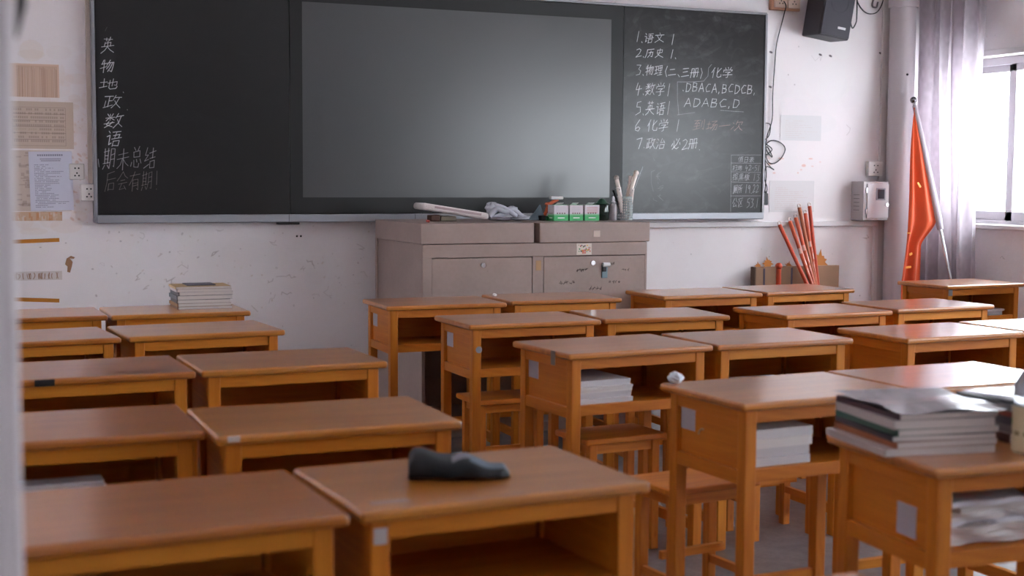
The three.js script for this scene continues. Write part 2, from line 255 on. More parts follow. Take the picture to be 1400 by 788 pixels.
const dim = 'rgba(190,186,192,.7)', faint = 'rgba(180,176,184,.32)';
const texLeft = boardTex(0.83, 1.849, [['英', 0.857, 2.07, 0.075, 0.083], ['物', 0.851, 1.958, 0.08, 0.072], ['地', 0.846, 1.864, 0.102, 0.064], ['政', 0.863, 1.775, 0.101, 0.073], ['数', 0.868, 1.681, 0.102, 0.081], ['语', 0.874, 1.59, 0.087, 0.093],
  ['期末总结', 0.858, 1.507, 0.277, 0.119, 4, dim], ['后会有期!', 0.863, 1.379, 0.282, 0.106, 3.2, 'rgba(190,180,180,.5)']], (x, line) => {
  line([[0.966, 1.79], [0.968, 1.786]], 4, dim); line([[0.985, 1.70], [0.986, 1.697]], 3.5, dim); line([[0.88, 2.1], [0.89, 2.12]], 3, faint); line([[0.834, 1.44], [0.838, 1.40]], 4, dim);
});
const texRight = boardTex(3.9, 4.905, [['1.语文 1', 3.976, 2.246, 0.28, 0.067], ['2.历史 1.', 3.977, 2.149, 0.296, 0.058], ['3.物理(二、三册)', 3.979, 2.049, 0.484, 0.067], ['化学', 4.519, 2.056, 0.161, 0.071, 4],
  ['4.数学1', 3.976, 1.943, 0.255, 0.08], ['.DBACA,BCDCB,', 4.307, 1.954, 0.543, 0.059], ['5.英语1', 3.977, 1.833, 0.256, 0.086], ['ADABC,D', 4.319, 1.861, 0.414, 0.057], ['6 化学 1', 3.974, 1.723, 0.328, 0.078],
  ['到场一次', 4.394, 1.728, 0.369, 0.069, 3.4, 'rgba(206,156,146,.62)'], ['7.政治 必2册.', 3.986, 1.612, 0.47, 0.073],
  ['值日表', 4.727, 1.502, 0.122, 0.036, 3, dim], ['扫地 42-51', 4.687, 1.451, 0.202, 0.04, 3.2, dim], ['擦黑板 13', 4.688, 1.396, 0.203, 0.048, 3.2, dim], ['厕所 19.22', 4.695, 1.327, 0.19, 0.058, 3.4, dim], ['公区 53.1', 4.69, 1.24, 0.195, 0.064, 3.4, dim]], (x, line) => {
  line([[4.29, 1.752], [4.278, 1.851], [4.276, 1.953], [4.374, 1.956], [4.463, 1.964], [4.494, 1.997], [4.498, 2.046], [4.519, 2.069]], 3, dim);
  line([[4.279, 1.752], [4.404, 1.769]], 2.6, dim); line([[4.588, 1.787], [4.76, 1.782]], 2.6, dim);
  line([[4.675, 1.51], [4.678, 1.147]], 2.4, dim);
  for (const [a, b] of [[1.51, 1.513], [1.46, 1.46], [1.405, 1.402], [1.341, 1.337], [1.253, 1.254]]) line([[4.676, a], [4.9, b]], 2.6, dim);
  line([[4.114, 1.485], [4.125, 1.468]], 3, faint); line([[4.126, 1.41], [4.101, 1.4], [4.102, 1.333], [4.118, 1.28]], 3, faint);
  for (let i = 0; i < 9; i++) { const a = 4.13 + rr(0, 0.05), b = 1.22 + i * 0.022; line([[a, b], [a + rr(-0.03, 0.03), b + rr(-0.02, 0.02)], [a + rr(-0.03, 0.03), b + rr(-0.02, 0.02)]], 2.4, faint); }
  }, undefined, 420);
const boardRough = 0.29;
{
  const g = thing('blackboard', 'wide black sliding chalkboard with a grey metal chalk tray and built-in dark screen', 'blackboard', 2.865, 1.1, ROOM.z0);
  const L = (x) => x - 2.865, Yl = (y) => y - 1.1, Zl = BZ - ROOM.z0;
  const panel = (name, x0, x1, tex, label) => {
    const geo = new THREE.BoxGeometry(x1 - x0 - 0.004, BY1 - BY0, 0.05), dark = std(0x2a262b, 0.5), m = mesh(name, geo, [dark, dark, dark, dark, std(0xffffff, boardRough, { map: tex, ior: 1.5 }), dark], g, L((x0 + x1) / 2), Yl((BY0 + BY1) / 2), Zl - 0.025);
    m.userData.label = label; return m;
  };
  panel('chalk_panel', 0.83, 1.849, texLeft, 'black panel with a column of chalk characters');
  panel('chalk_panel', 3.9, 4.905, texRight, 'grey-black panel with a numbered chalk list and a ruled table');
  const frameAlu = std(0x8d8b90, 0.4, { metalness: 0.4 });
  const bez = std(0x0b090b, 0.4, { ior: 1.45 });
  const scr = mesh('display_housing', rbox(2.051, BY1 - BY0, 0.056, 0.004), bez, g, L(2.8745), Yl((BY0 + BY1) / 2), Zl - 0.026);
  const glass = mesh('screen', new THREE.BoxGeometry(1.895, 1.066, 0.004), std(0x121115, 0.29, { ior: 1.85 }), scr, 0.0, 0, 0); glass.position.set(1.92 + 1.895 / 2 - 2.8745, 1.2424 + 0.533 - (BY0 + BY1) / 2, 0.0265);
  glass.userData.label = 'switched-off matte dark grey screen';
  const tray = mesh('chalk_tray', rbox(4.085, 0.044, 0.09, 0.006, 2), std(0x9b9ca2, 0.38, { metalness: 0.5 }), g, 0, Yl(1.128), Zl - 0.018);
  for (const x of [-1.03, -0.3, 0.12, 1.02]) mesh('joint', new THREE.BoxGeometry(0.003, 0.043, 0.002), std(0x55555a, 0.5), tray, x, 0, 0.0452);
  mesh('side_frame', rbox(0.016, 1.29, 0.075, 0.003), frameAlu, g, L(0.82), Yl(1.755), Zl - 0.03);
  mesh('side_frame', rbox(0.016, 1.29, 0.075, 0.003), frameAlu, g, L(4.913), Yl(1.755), Zl - 0.03);
  mesh('top_frame', rbox(4.1, 0.014, 0.075, 0.003), frameAlu, g, 0, Yl(2.4), Zl - 0.03);
  mesh('tray_clip', rbox(0.12, 0.014, 0.05, 0.003), blackPlastic, g, L(1.84), Yl(1.1), Zl - 0.02);
}

// ---------------------------------------------------------------- student desks and stools
const DW = 0.6, DD = 0.417, DH = 0.76, LG = 0.038, LX = 0.257, LZ = 0.168;
const deskGeo = [0, 1, 2].map((k) => ({
  top: wbox(DW, 0.023, DD, 'x', 0.009, 2, k), leg: wbox(LG, 0.738, LG, 'y', 0.004, 1, k), apron: wbox(2 * LX - LG + 0.004, 0.038, 0.022, 'x', 0.002, 1, k), low: wbox(2 * LX - LG + 0.004, 0.036, 0.022, 'x', 0.002, 1, k),
  side: wbox(0.022, 0.038, 2 * LZ - LG + 0.004, 'z', 0.002, 1, k), panel: wbox(0.01, 0.17, 2 * LZ - LG + 0.004, 'z', 0.001, 1, k), back: wbox(2 * LX - LG + 0.004, 0.2, 0.01, 'x', 0.001, 1, k), shelf: wbox(2 * LX, 0.01, 2 * LZ, 'x', 0.001, 1, k), bar: wbox(2 * LX - LG + 0.004, 0.03, 0.022, 'x', 0.002, 1, k),
}));
function desk(label, x, z, deg, k, opts = {}) {
  const g = thing('student_desk', label, 'desk', x, 0, z, deg * DEG, 'pine student desks'), G = deskGeo[k % 3], B = bodyMat[(k * 2 + 1) % 3];
  mesh('desktop', G.top, topMat[(k + 1) % 3], g, 0, DH - 0.0115, 0);
  for (const sx of [-1, 1]) for (const sz of [-1, 1]) mesh('leg', G.leg, B, g, sx * LX, 0.369, sz * LZ);
  mesh('front_apron', G.apron, B, g, 0, 0.719, LZ + 0.004); mesh('front_rail', G.low, B, g, 0, 0.556, LZ + 0.004);
  mesh('back_rail', G.low, B, g, 0, 0.548, -LZ); mesh('back_panel', G.back, B, g, 0, 0.637, -LZ - 0.004); mesh('foot_bar', G.bar, B, g, 0, 0.14, -LZ);
  mesh('book_shelf', G.shelf, B, g, 0, 0.562, 0);
  for (const sx of [-1, 1]) {
    mesh('side_rail', G.side, B, g, sx * (LX + 0.005), 0.718, 0); mesh('side_rail', G.side, B, g, sx * (LX + 0.005), 0.548, 0);
    mesh('side_panel', G.panel, B, g, sx * (LX - 0.002), 0.633, 0); mesh('side_stretcher', G.side, B, g, sx * LX, 0.1, 0);
  }
  if (opts.sticker) { const [sz, sy, w, h] = opts.sticker; mesh('paper_sticker', new THREE.BoxGeometry(0.001, h, w), std(0xa8a2ac, 0.6), g, -LX + 0.002 - 0.0056, sy, sz).userData.label = 'pale grey name sticker'; }
  return g;
}
const COL = { L: 'column below the wall notices', M: 'column before the lectern', N: 'column before the chalk lesson list', P: 'column beside the curtain' };
const ROWW = ['', 'first', 'second', 'third', 'fourth', 'fifth', 'sixth'];
const dl = (c, r, s, extra = '') => `pine desk, ${ROWW[r]} row from blackboard, ${COL[c]}, ${s ? 'window-side half' : 'inner half'}${extra}`;
const stick = [-0.115, 0.67, 0.075, 0.07];
const DESKS = [
  ['L', 1, 0, 0.405, -6.21, 0.9], ['L', 1, 1, 1.019, -6.203, 0.5], ['L', 2, 0, 0.338, -5.339, 5], ['L', 2, 1, 0.966, -5.389, 4.2], ['L', 3, 0, 0.444, -4.374, 1.5], ['L', 3, 1, 1.061, -4.387, 1.2],
  ['L', 4, 0, 0.292, -3.387, -0.4], ['L', 4, 1, 0.9, -3.297, -0.5], ['L', 5, 0, 0.369, -2.481, 1.9], ['L', 5, 1, 0.986, -2.508, 2.8], ['L', 6, 1, 0.99, -1.45, 1],
  ['M', 1, 0, 2.257, -6.207, -1.2, stick], ['M', 1, 1, 2.907, -6.259, -1.3], ['M', 2, 0, 2.313, -5.326, 0.2, stick], ['M', 2, 1, 2.953, -5.328, -4], ['M', 3, 0, 2.276, -4.373, 4.4, stick], ['M', 3, 1, 2.904, -4.395, 0.8],
  ['M', 4, 0, 2.269, -3.269, 2.7, stick], ['M', 4, 1, 2.88, -3.3, 1.5], ['M', 5, 0, 2.213, -2.389, -4.2, [0.06, 0.615, 0.07, 0.07]],
  ['N', 1, 0, 3.745, -6.269, 0.2], ['N', 1, 1, 4.384, -6.328, 3.5], ['N', 2, 0, 3.764, -5.236, 2], ['N', 2, 1, 4.427, -5.306, 2], ['N', 3, 0, 3.682, -4.329, 1.8], ['N', 3, 1, 4.318, -4.35, 1.5], ['P', 1, 0, 5.62, -6.356, 2.9],
];
const deskOf = {};
DESKS.forEach(([c, r, s, x, z, a, st], k) => { deskOf[c + r + 'ab'[s]] = desk(c === 'P' ? 'pine desk standing alone beside the grey curtain and red flag' : dl(c, r, s), x, z, a, (k * 7 + r) % 3, { sticker: st }); });
function onDesk(id, dx, dz) { return deskOf[id].localToWorld(V(dx, 0, dz)); }
scene.updateMatrixWorld(true);
// marks that belong to single desks
mesh('leg_sticker', rbox(0.026, 0.03, 0.001, 0.0004), std(0xb8aeb0, 0.7), deskOf.L5b, -LX, 0.708, LZ + 0.0195).userData.label = 'small white square sticker';
mesh('scuff_sticker', new THREE.BoxGeometry(0.075, 0.0006, 0.028), std(0xa58a84, 0.7), deskOf.L5b, -0.225, DH + 0.0003, 0.15).userData.label = 'worn pale sticker residue';
mesh('leg_sticker', new THREE.CylinderGeometry(0.014, 0.014, 0.001, 16).rotateX(Math.PI / 2), std(0x8d8890, 0.6), deskOf.M2a, -LX + 0.008, 0.655, LZ + 0.0195).userData.label = 'round grey sticker';
mesh('tape_strip', rbox(0.03, 0.06, 0.002, 0.0008), std(0x6f6c70, 0.5), deskOf.P1a, -LX, 0.73, LZ + 0.021).userData.label = 'grey tape wrapped on the corner';
mesh('tape_strip', rbox(0.002, 0.05, 0.03, 0.0008), std(0x77706c, 0.5), deskOf.M3a, -0.301, 0.735, 0.1).userData.label = 'grey tape on the edge';
mesh('chalk_mark', new THREE.TorusGeometry(0.018, 0.003, 6, 14, 2).rotateY(Math.PI / 2), std(0xb49a80, 0.8), deskOf.M4a, -0.2602, 0.63, -0.04);
mesh('edge_notch_tape', rbox(0.056, 0.02, 0.004, 0.001), blackPlastic, deskOf.L3a, -0.14, DH - 0.011, DD / 2 + 0.001).userData.label = 'black tape on the front edge';
mesh('edge_label', rbox(0.028, 0.014, 0.002, 0.0006), std(0xc8bcb6, 0.6), deskOf.L4b, -0.26, DH - 0.008, DD / 2 + 0.0005).userData.label = 'small white label';

const SG = { seat: wbox(0.34, 0.022, 0.235, 'x', 0.006, 2, 4), leg: wbox(0.032, 0.41, 0.032, 'y', 0.003, 1, 2), ax: wbox(0.24, 0.035, 0.018, 'x', 0.002, 1, 1), az: wbox(0.018, 0.035, 0.14, 'z', 0.002, 1, 1), st: wbox(0.24, 0.026, 0.018, 'x', 0.002, 1, 3), sz: wbox(0.018, 0.026, 0.14, 'z', 0.002, 1, 3) };
function stool(label, x, z, deg) {
  const g = thing('wooden_stool', label, 'stool', x, 0, z, deg * DEG, 'wooden stools under the desks');
  mesh('seat', SG.seat, stoolMat, g, 0, 0.421, 0);
  for (const sx of [-1, 1]) { for (const sz of [-1, 1]) mesh('leg', SG.leg, stoolMat, g, sx * 0.132, 0.205, sz * 0.084); mesh('apron', SG.az, stoolMat, g, sx * 0.132, 0.39, 0); mesh('stretcher', SG.sz, stoolMat, g, sx * 0.132, 0.14, 0); }
  for (const sz of [-1, 1]) mesh('apron', SG.ax, stoolMat, g, 0, 0.39, sz * 0.084);
  mesh('stretcher', SG.st, stoolMat, g, 0, 0.2, 0);
  return g;
}
for (const [id, x, z, a] of [['M2a', 2.25, -5.325, 0], ['M3a', 2.29, -4.4, 4], ['M3b', 2.96, -4.36, 2], ['M1b', 2.9, -6.2, 0], ['M2b', 2.95, -5.3, -4], ['N1a', 3.75, -6.24, 0], ['N2a', 3.77, -5.2, 2], ['N3a', 3.69, -4.3, 2], ['P1a', 5.62, -6.32, 3]])
  stool(`small pine stool under the ${ROWW[+id[1]]}-row desk, ${COL[id[0]]}, ${id[2] === 'b' ? 'window-side' : 'inner half'}`, x, z, a);
stool('small pine stool pushed through behind the fourth-row desk before the lectern', 2.17, -3.615, 6);

// ---------------------------------------------------------------- lectern
{
  const met = std(0xa08c86, 0.42, { map: tile(dataTexture(256, (u, v) => { const t = 0.93 + 0.05 * vn(u * 8, v * 8, 8, 8, 70) + 0.03 * vn(u * 60, v * 60, 60, 60, 71) - (vn(u * 30, v * 30, 30, 30, 72) > 0.965 ? 0.08 : 0); return [t, t * 0.985, t * 0.98]; }), 0.8) });
  const X0 = 2.33, X1 = 3.634, ZF = -6.59, ZB = -7.33, cx = (X0 + X1) / 2, cz = (ZF + ZB) / 2, w = X1 - X0, d = ZF - ZB;
  const g = thing('lectern', 'grey-brown steel multimedia lectern with two hinged lids and locked front doors', 'lectern', cx, 0, cz);
  const b = (ww, h, dd, x, y, z, r = 0.003) => moved(metreUV(rbox(ww, h, dd, r)), x, y, z);
  const BT = 1.014;   // top of the body, where the lids rest
  mesh('body', mergeGeometries([b(0.02, BT, d, -w / 2 + 0.01, BT / 2, 0), b(0.02, BT, d, w / 2 - 0.01, BT / 2, 0), b(w - 0.04, BT, 0.02, 0, BT / 2, -d / 2 + 0.01), b(w - 0.04, 0.02, d - 0.03, 0, BT - 0.012, 0), b(w - 0.04, 0.02, d - 0.03, 0, 0.56, 0), b(w - 0.04, 0.05, d - 0.03, 0, 0.025, 0)]), met, g);
  mesh('front_frame', mergeGeometries([b(w - 0.002, 0.07, 0.02, 0, BT - 0.036, 0), b(0.05, 0.41, 0.02, -w / 2 + 0.026, 0.74, 0), b(0.064, 0.41, 0.02, -0.004, 0.74, 0), b(0.014, 0.41, 0.02, w / 2 - 0.008, 0.74, 0), b(w - 0.002, 0.03, 0.02, 0, 0.55, 0)]), met, g, 0, 0, d / 2 + 0.002);
  for (const [x0, x1] of [[2.32, 2.953], [2.983, 3.646]]) {
    const lid = mesh('lid', metreUV(rbox(x1 - x0, 0.106, d + 0.03, 0.005, 2)), met, g, (x0 + x1) / 2 - cx, 1.068, 0.002);
    if (x0 < 2.5) mesh('lid_flange', metreUV(rbox(0.008, 0.4, 0.03, 0.002)), met, lid, -(x1 - x0) / 2 + 0.004, -0.25, -d / 2 + 0.0);
  }
  mesh('lid_hinge_gap', new THREE.BoxGeometry(0.03, 0.09, d - 0.06), std(0x2a1e1c, 0.8), g, 2.968 - cx, 1.06, -0.02);
  for (const [x0, x1, lx] of [[2.38, 2.944, 2.663], [3.012, 3.62, 3.3]]) {
    const door = mesh('door', metreUV(rbox(x1 - x0, 0.365, 0.014, 0.003)), met, g, (x0 + x1) / 2 - cx, 0.757, d / 2 + 0.004);
    mesh('lock', new THREE.CylinderGeometry(0.013, 0.013, 0.012, 20).rotateX(Math.PI / 2), chrome, door, lx - (x0 + x1) / 2, 0.903 - 0.757, 0.012).userData.label = 'round chrome cam lock';
  }
  // hasp and padlock with a white tag on the second door
  mesh('hasp', rbox(0.035, 0.07, 0.006, 0.002), std(0x6f8088, 0.4, { metalness: 0.3 }), g, 3.372 - cx, 0.855, d / 2 + 0.014);
  mesh('hasp_roll', new THREE.CylinderGeometry(0.012, 0.012, 0.04, 14).rotateZ(Math.PI / 2), std(0xd8d4d4, 0.5), g, 3.378 - cx, 0.893, d / 2 + 0.022).userData.label = 'rolled white tape';
  mesh('padlock', rbox(0.022, 0.026, 0.012, 0.004, 2), std(0x2c2a2e, 0.4, { metalness: 0.6 }), g, 3.366 - cx, 0.868, d / 2 + 0.023);
  const stickTex = canvas(128, 96, (x, W, H) => { x.fillStyle = '#cfc4ba'; x.fillRect(0, 0, W, H); for (let i = 0; i < 34; i++) { x.fillStyle = ['#3c3a50', '#c0504a', '#d8a23a', '#4a8a5a', '#7a5a48'][i % 5]; x.beginPath(); x.ellipse(12 + rnd() * 104, 10 + rnd() * 60, rr(3, 8), rr(3, 6), rnd(), 0, 7); x.fill(); } x.strokeStyle = '#c84a44'; x.lineWidth = 5; for (const a of [50, 66]) { x.strokeRect(a, 58, 9, 24); } });
  mesh('picture_sticker', rbox(0.09, 0.062, 0.0015, 0.0006), [std(0xffffff, 0.5, { map: stickTex })][0], g, 3.248 - cx, 0.978, d / 2 + 0.0135).userData.label = 'colourful picture sticker';
  mesh('picture_sticker', rbox(0.04, 0.034, 0.0015, 0.0006), std(0xc9b6ae, 0.6), g, 3.321 - cx, 1.06, d / 2 + 0.018).userData.label = 'pale square sticker';
  mesh('badge_sticker', rbox(0.03, 0.052, 0.0015, 0.0006), std(0xb08a62, 0.5), g, 2.98 - cx, 0.895, d / 2 + 0.0135).userData.label = 'tan sticker';
  const scribTex = canvas(512, 256, (x, W, H) => { x.clearRect(0, 0, W, H); const word = (a, b, n, s) => { x.strokeStyle = 'rgba(50,38,44,.75)'; x.lineWidth = 2.4; for (let i = 0; i < n; i++) { x.beginPath(); x.moveTo(a + i * s, b); for (let k = 0; k < 5; k++) x.lineTo(a + i * s + rr(0, s * 0.85), b + rr(-s * 0.5, s * 0.5)); x.stroke(); } }; word(150, 60, 4, 16); word(290, 30, 5, 15); word(60, 120, 5, 17); word(220, 150, 4, 18); word(330, 120, 4, 17); word(400, 60, 3, 16); word(120, 190, 3, 14); });
  const scr = mesh('scribbles', new THREE.PlaneGeometry(0.56, 0.28), std(0xffffff, 0.5, { map: scribTex, transparent: true, polygonOffset: true }), g, 3.32 - cx, 0.79, d / 2 + 0.0118); scr.userData.label = 'black pen scribbles';
}

// ---------------------------------------------------------------- things on the lectern (top at y = 1.121)
const TOPY = 1.1215;
{ // shrink-wrapped whiteboard slab resting tilted on a wooden eraser
  const g = thing('wrapped_board', 'white plastic-wrapped flat box leaning on the lectern lid beside grey cloth', 'package', 2.615, TOPY + 0.055, -6.92); g.rotation.z = -0.152;
  mesh('board_slab', rbox(0.385, 0.036, 0.16, 0.014, 3), std(0xe0d3d2, 0.3, { clearcoat: 0.6, clearcoatRoughness: 0.2, bumpMap: plasterBump, bumpScale: 0.004 }), g);
  mesh('printed_band', rbox(0.27, 0.012, 0.002, 0.0008), std(0xb49a9c, 0.35), g, 0.01, 0.004, 0.0805);
  const e = thing('chalk_eraser', 'brown wooden chalk eraser lying under the wrapped white box', 'eraser', 2.535, TOPY, -6.92);
  mesh('wood_back', rbox(0.055, 0.034, 0.07, 0.008, 2), std(0x4b2616, 0.5), e, -0.02, 0.018, 0); mesh('felt_pad', rbox(0.09, 0.028, 0.065, 0.006, 2), std(0x8a7f70, 0.95), e, 0.055, 0.015, 0);
}
{ // knotted grey cloth
  const pts = (f) => f;
  const lump = (rx, ry, rz, s) => { const g = new THREE.SphereGeometry(1, 28, 20), p = g.attributes.position; for (let i = 0; i < p.count; i++) { const a = Math.atan2(p.getZ(i), p.getX(i)), k = 1 + 0.12 * Math.sin(a * 5 + s + p.getY(i) * 4) + 0.08 * Math.sin(p.getY(i) * 9 + s); p.setXYZ(i, p.getX(i) * rx * k, p.getY(i) * ry * k, p.getZ(i) * rz * k); } g.computeVertexNormals(); return g; };
  const cloth = std(0xb4b4be, 0.9, { sheen: 0.4 });
  const g = mergeGeometries([moved(lump(0.034, 0.034, 0.04, 1), -0.06, 0.062, 0), moved(lump(0.03, 0.026, 0.036, 3), 0.055, 0.05, 0.01), moved(lump(0.085, 0.022, 0.06, 2), -0.01, 0.02, 0), moved(lump(0.06, 0.014, 0.05, 5), 0.09, 0.012, 0.02), tube([[-0.09, 0.02, 0.04], [-0.05, 0.06, 0.045], [0, 0.045, 0.05], [0.05, 0.055, 0.045], [0.1, 0.02, 0.04], [0.13, 0.012, 0.02]], 0.014, 40, 10).toNonIndexed(), tube([[-0.08, 0.08, 0], [-0.03, 0.075, 0.03], [0.02, 0.05, 0.05], [0.06, 0.02, 0.06]], 0.013, 40, 10).toNonIndexed()].map((q) => (q.index ? q.toNonIndexed() : q)));
  single('cleaning_cloth', 'crumpled grey cleaning cloth knotted on the lectern lid', 'cloth', g, cloth, 2.905, TOPY + 0.006, -6.9);
}
single('chalk_stub', 'tiny pink chalk stub near the lectern lid corner', 'chalk', new THREE.CylinderGeometry(0.006, 0.007, 0.016, 10).rotateZ(1.4), std(0xd86a62, 0.9), 2.41, TOPY + 0.0075, -6.72);
const boxTex = (label) => canvas(192, 192, (x, W, H) => {
  x.fillStyle = '#cfc3cc'; x.fillRect(0, 0, W, H); x.fillStyle = '#8fc09a'; x.fillRect(0, 108, W, 20); x.fillStyle = '#3fae63'; x.fillRect(0, 124, W, H);
  x.fillStyle = label ? '#c98a86' : '#b9b0ba'; for (let k = 0; k < 3; k++) x.fillRect(24, 30 + k * 26, 144, label ? 8 : 3);
  x.fillStyle = '#7d5f62'; for (let k = 0; k < 4; k++) x.fillRect(36 + k * 32, 92, 18, 16); x.fillStyle = '#e8ece8'; x.fillRect(50, 150, 92, 12);
});
[[3.225, 0.09, false, 'small green and white chalk box with its top torn open, next to the orange clip'], [3.318, 0.084, false, 'small green and white chalk box between two others on the lectern'], [3.415, 0.092, true, 'small green and white chalk box with red print lines, beside the dark jar']].forEach(([x, w, t, label]) => {
  const g = thing('chalk_box', label, 'chalk box', x, TOPY, -6.86, 0.02, 'chalk boxes on the lectern');
  mesh('carton', rbox(w, 0.088, 0.08, 0.003), std(0xffffff, 0.5, { map: boxTex(t) }), g, 0, 0.044, 0);
  const flap = mesh('flap', rbox(w * 0.5, 0.0015, 0.03, 0.0005), paperMat, g, -0.005, 0.093, 0.02); flap.rotation.set(-0.5, 0.2, 0.1);
});
{
  const g = thing('binder_clip', 'orange and white clip sticking up behind the green chalk boxes', 'clip', 3.225, TOPY, -6.95);
  mesh('white_bar', rbox(0.078, 0.018, 0.03, 0.006, 2), std(0xd9d2d2, 0.4), g, 0.03, 0.125, 0); mesh('orange_body', mergeGeometries([rod(V(-0.05, 0.0, 0), V(-0.015, 0.1, 0), 0.009), rod(V(-0.015, 0.09, 0), V(0.04, 0.118, 0), 0.01), rod(V(-0.04, 0.095, 0.01), V(-0.01, 0.07, 0.01), 0.008)]), std(0xc0562e, 0.45), g);
  const r = thing('blue_grey_rag', 'limp blue-grey rag drooping beside the chalk boxes on the lectern', 'rag', 3.125, TOPY, -6.95);
  mesh('rag_folds', grid(16, 12, (u, v) => { const a = u * Math.PI * 2, rad = (1 - v) * (0.06 + 0.015 * Math.sin(a * 4)) + 0.004; return V(Math.cos(a) * rad + v * 0.03, 0.002 + v * v * 0.085, Math.sin(a) * rad * 0.7); }), std(0x73818c, 0.9, { side: THREE.DoubleSide }), r);
  const bs = thing('green_case', 'low dark green case lying behind the chalk boxes', 'case', 3.19, TOPY, -6.92); mesh('case_body', rbox(0.1, 0.026, 0.06, 0.006, 2), std(0x1f6a44, 0.4), bs, 0, 0.013, 0); mesh('case_band', rbox(0.03, 0.028, 0.062, 0.004), blackPlastic, bs, -0.04, 0.0145, 0);
}
{
  const g = thing('glass_jar', 'dark glass jar with a green knob lid on the lectern', 'jar', 3.506, TOPY, -6.88);
  mesh('glass', new THREE.LatheGeometry([[0, 0], [0.036, 0], [0.041, 0.006], [0.043, 0.05], [0.04, 0.085], [0.036, 0.09], [0.034, 0.088], [0.038, 0.05], [0.037, 0.008], [0, 0.004]].map((q) => new THREE.Vector2(...q)), 28), std(0x2a3a30, 0.08, { transmission: 0.6, thickness: 0.01, ior: 1.5 }), g);
  mesh('lid', new THREE.LatheGeometry([[0, 0.09], [0.041, 0.09], [0.042, 0.094], [0.03, 0.1], [0.02, 0.112], [0.012, 0.122], [0, 0.124]].map((q) => new THREE.Vector2(...q)), 28), std(0x143c2a, 0.3), g);
  for (let i = 0; i < 9; i++) { const a = i * 2.4, m = mesh('petal', new THREE.SphereGeometry(0.013, 8, 6), std([0x8a6a50, 0xb0503a, 0x3c6a3a, 0x9a8a6a][i % 4], 0.8), g, Math.cos(a) * 0.016, 0.018 + i * 0.007, Math.sin(a) * 0.016); m.scale.set(1, 0.5, 1); }
}
{
  const g = thing('spray_bottle', 'small clear spray bottle with white nozzle beside the lattice pen holder', 'bottle', 3.573, TOPY, -6.87);
  mesh('bottle_body', new THREE.LatheGeometry([[0, 0], [0.02, 0], [0.022, 0.004], [0.022, 0.08], [0.016, 0.092], [0.009, 0.096], [0, 0.097]].map((q) => new THREE.Vector2(...q)), 20), std(0xb9aeb4, 0.25, { transmission: 0.25, thickness: 0.02 }), g);
  mesh('nozzle', new THREE.LatheGeometry([[0, 0.094], [0.011, 0.094], [0.012, 0.106], [0.008, 0.11], [0.007, 0.13], [0.003, 0.136], [0, 0.137]].map((q) => new THREE.Vector2(...q)), 16), std(0xdcd8dc, 0.4), g);
}
{
  const g = thing('pen_holder', 'pale grey lattice pen holder on the lectern corner', 'pen holder', 3.65, TOPY, -6.88), R = 0.046, H = 0.135, mat = std(0x9aa3a4, 0.5);
  const bars = []; for (let i = 0; i < 26; i++) { const a = (i / 26) * Math.PI * 2; bars.push(moved(new THREE.BoxGeometry(0.005, H, 0.002).rotateY(-a + Math.PI / 2), Math.cos(a) * R, H / 2, Math.sin(a) * R)); }
  for (let k = 0; k < 9; k++) bars.push(moved(new THREE.CylinderGeometry(R + 0.001, R + 0.001, k === 0 || k === 8 ? 0.012 : 0.005, 26, 1, true), 0, 0.006 + (k * (H - 0.012)) / 8, 0));
  bars.push(moved(new THREE.CylinderGeometry(R - 0.001, R - 0.001, 0.004, 26), 0, 0.002, 0));
  mat.side = THREE.DoubleSide; mesh('lattice', mergeGeometries(bars.map((q) => q.toNonIndexed())), mat, g);
  const put = (name, label, cat, a, b, r, m, extra) => { const t = thing(name, label, cat, 3.65, TOPY, -6.88); mesh('shaft', rod(V(...a), V(...b), r), m, t); if (extra) extra(t); return t; };
  const cream = std(0xe8dcd4, 0.6), floral = std(0xffffff, 0.6, { map: canvas(64, 128, (x, W, H) => { x.fillStyle = '#e2d8d2'; x.fillRect(0, 0, W, H); for (let i = 0; i < 26; i++) { x.fillStyle = ['#7a6a6a', '#a87f76', '#8d8489'][i % 3]; x.fillRect(rnd() * W, rnd() * H, rr(3, 9), rr(3, 9)); } }) });
  put('paper_roll', 'tall cream roll leaning to the window in the pen holder', 'roll', [-0.015, 0.01, 0], [0.07, 0.265, 0], 0.013, cream, (t) => mesh('roll_end', moved(new THREE.SphereGeometry(0.016, 12, 8), 0.072, 0.268, 0), cream, t));
  put('paper_roll', 'cream roll with rounded tip standing upright in the pen holder', 'roll', [0.01, 0.01, -0.015], [-0.045, 0.235, -0.015], 0.012, cream, (t) => mesh('roll_end', moved(new THREE.SphereGeometry(0.015, 12, 8), -0.046, 0.24, -0.015), std(0xb5a8a2, 0.6), t));
  put('fan', 'patterned folded paper fan standing in the pen holder', 'fan', [-0.018, 0.01, 0.022], [-0.052, 0.185, 0.022], 0.014, floral);
  put('fan', 'patterned folded paper fan leaning toward the tall roll in the pen holder', 'fan', [0.014, 0.01, 0.024], [0.035, 0.18, 0.024], 0.013, floral);
  put('marker_pen', 'slim cream pen behind the tall roll in the pen holder', 'pen', [0.0, 0.01, -0.02], [0.045, 0.24, -0.02], 0.007, cream, (t) => mesh('cap', rod(V(0.042, 0.222, -0.02), V(0.047, 0.25, -0.02), 0.011), cream, t));
  put('marker_pen', 'black pen leaning on the rim of the pen holder', 'pen', [-0.0, 0.01, -0.01], [-0.068, 0.17, -0.01], 0.006, blackPlastic);
  put('pointer_stick', 'thin metal pointer rising out of the pen holder', 'pointer', [0.0, 0.01, -0.015], [0.13, 0.305, -0.03], 0.002, alu);
}

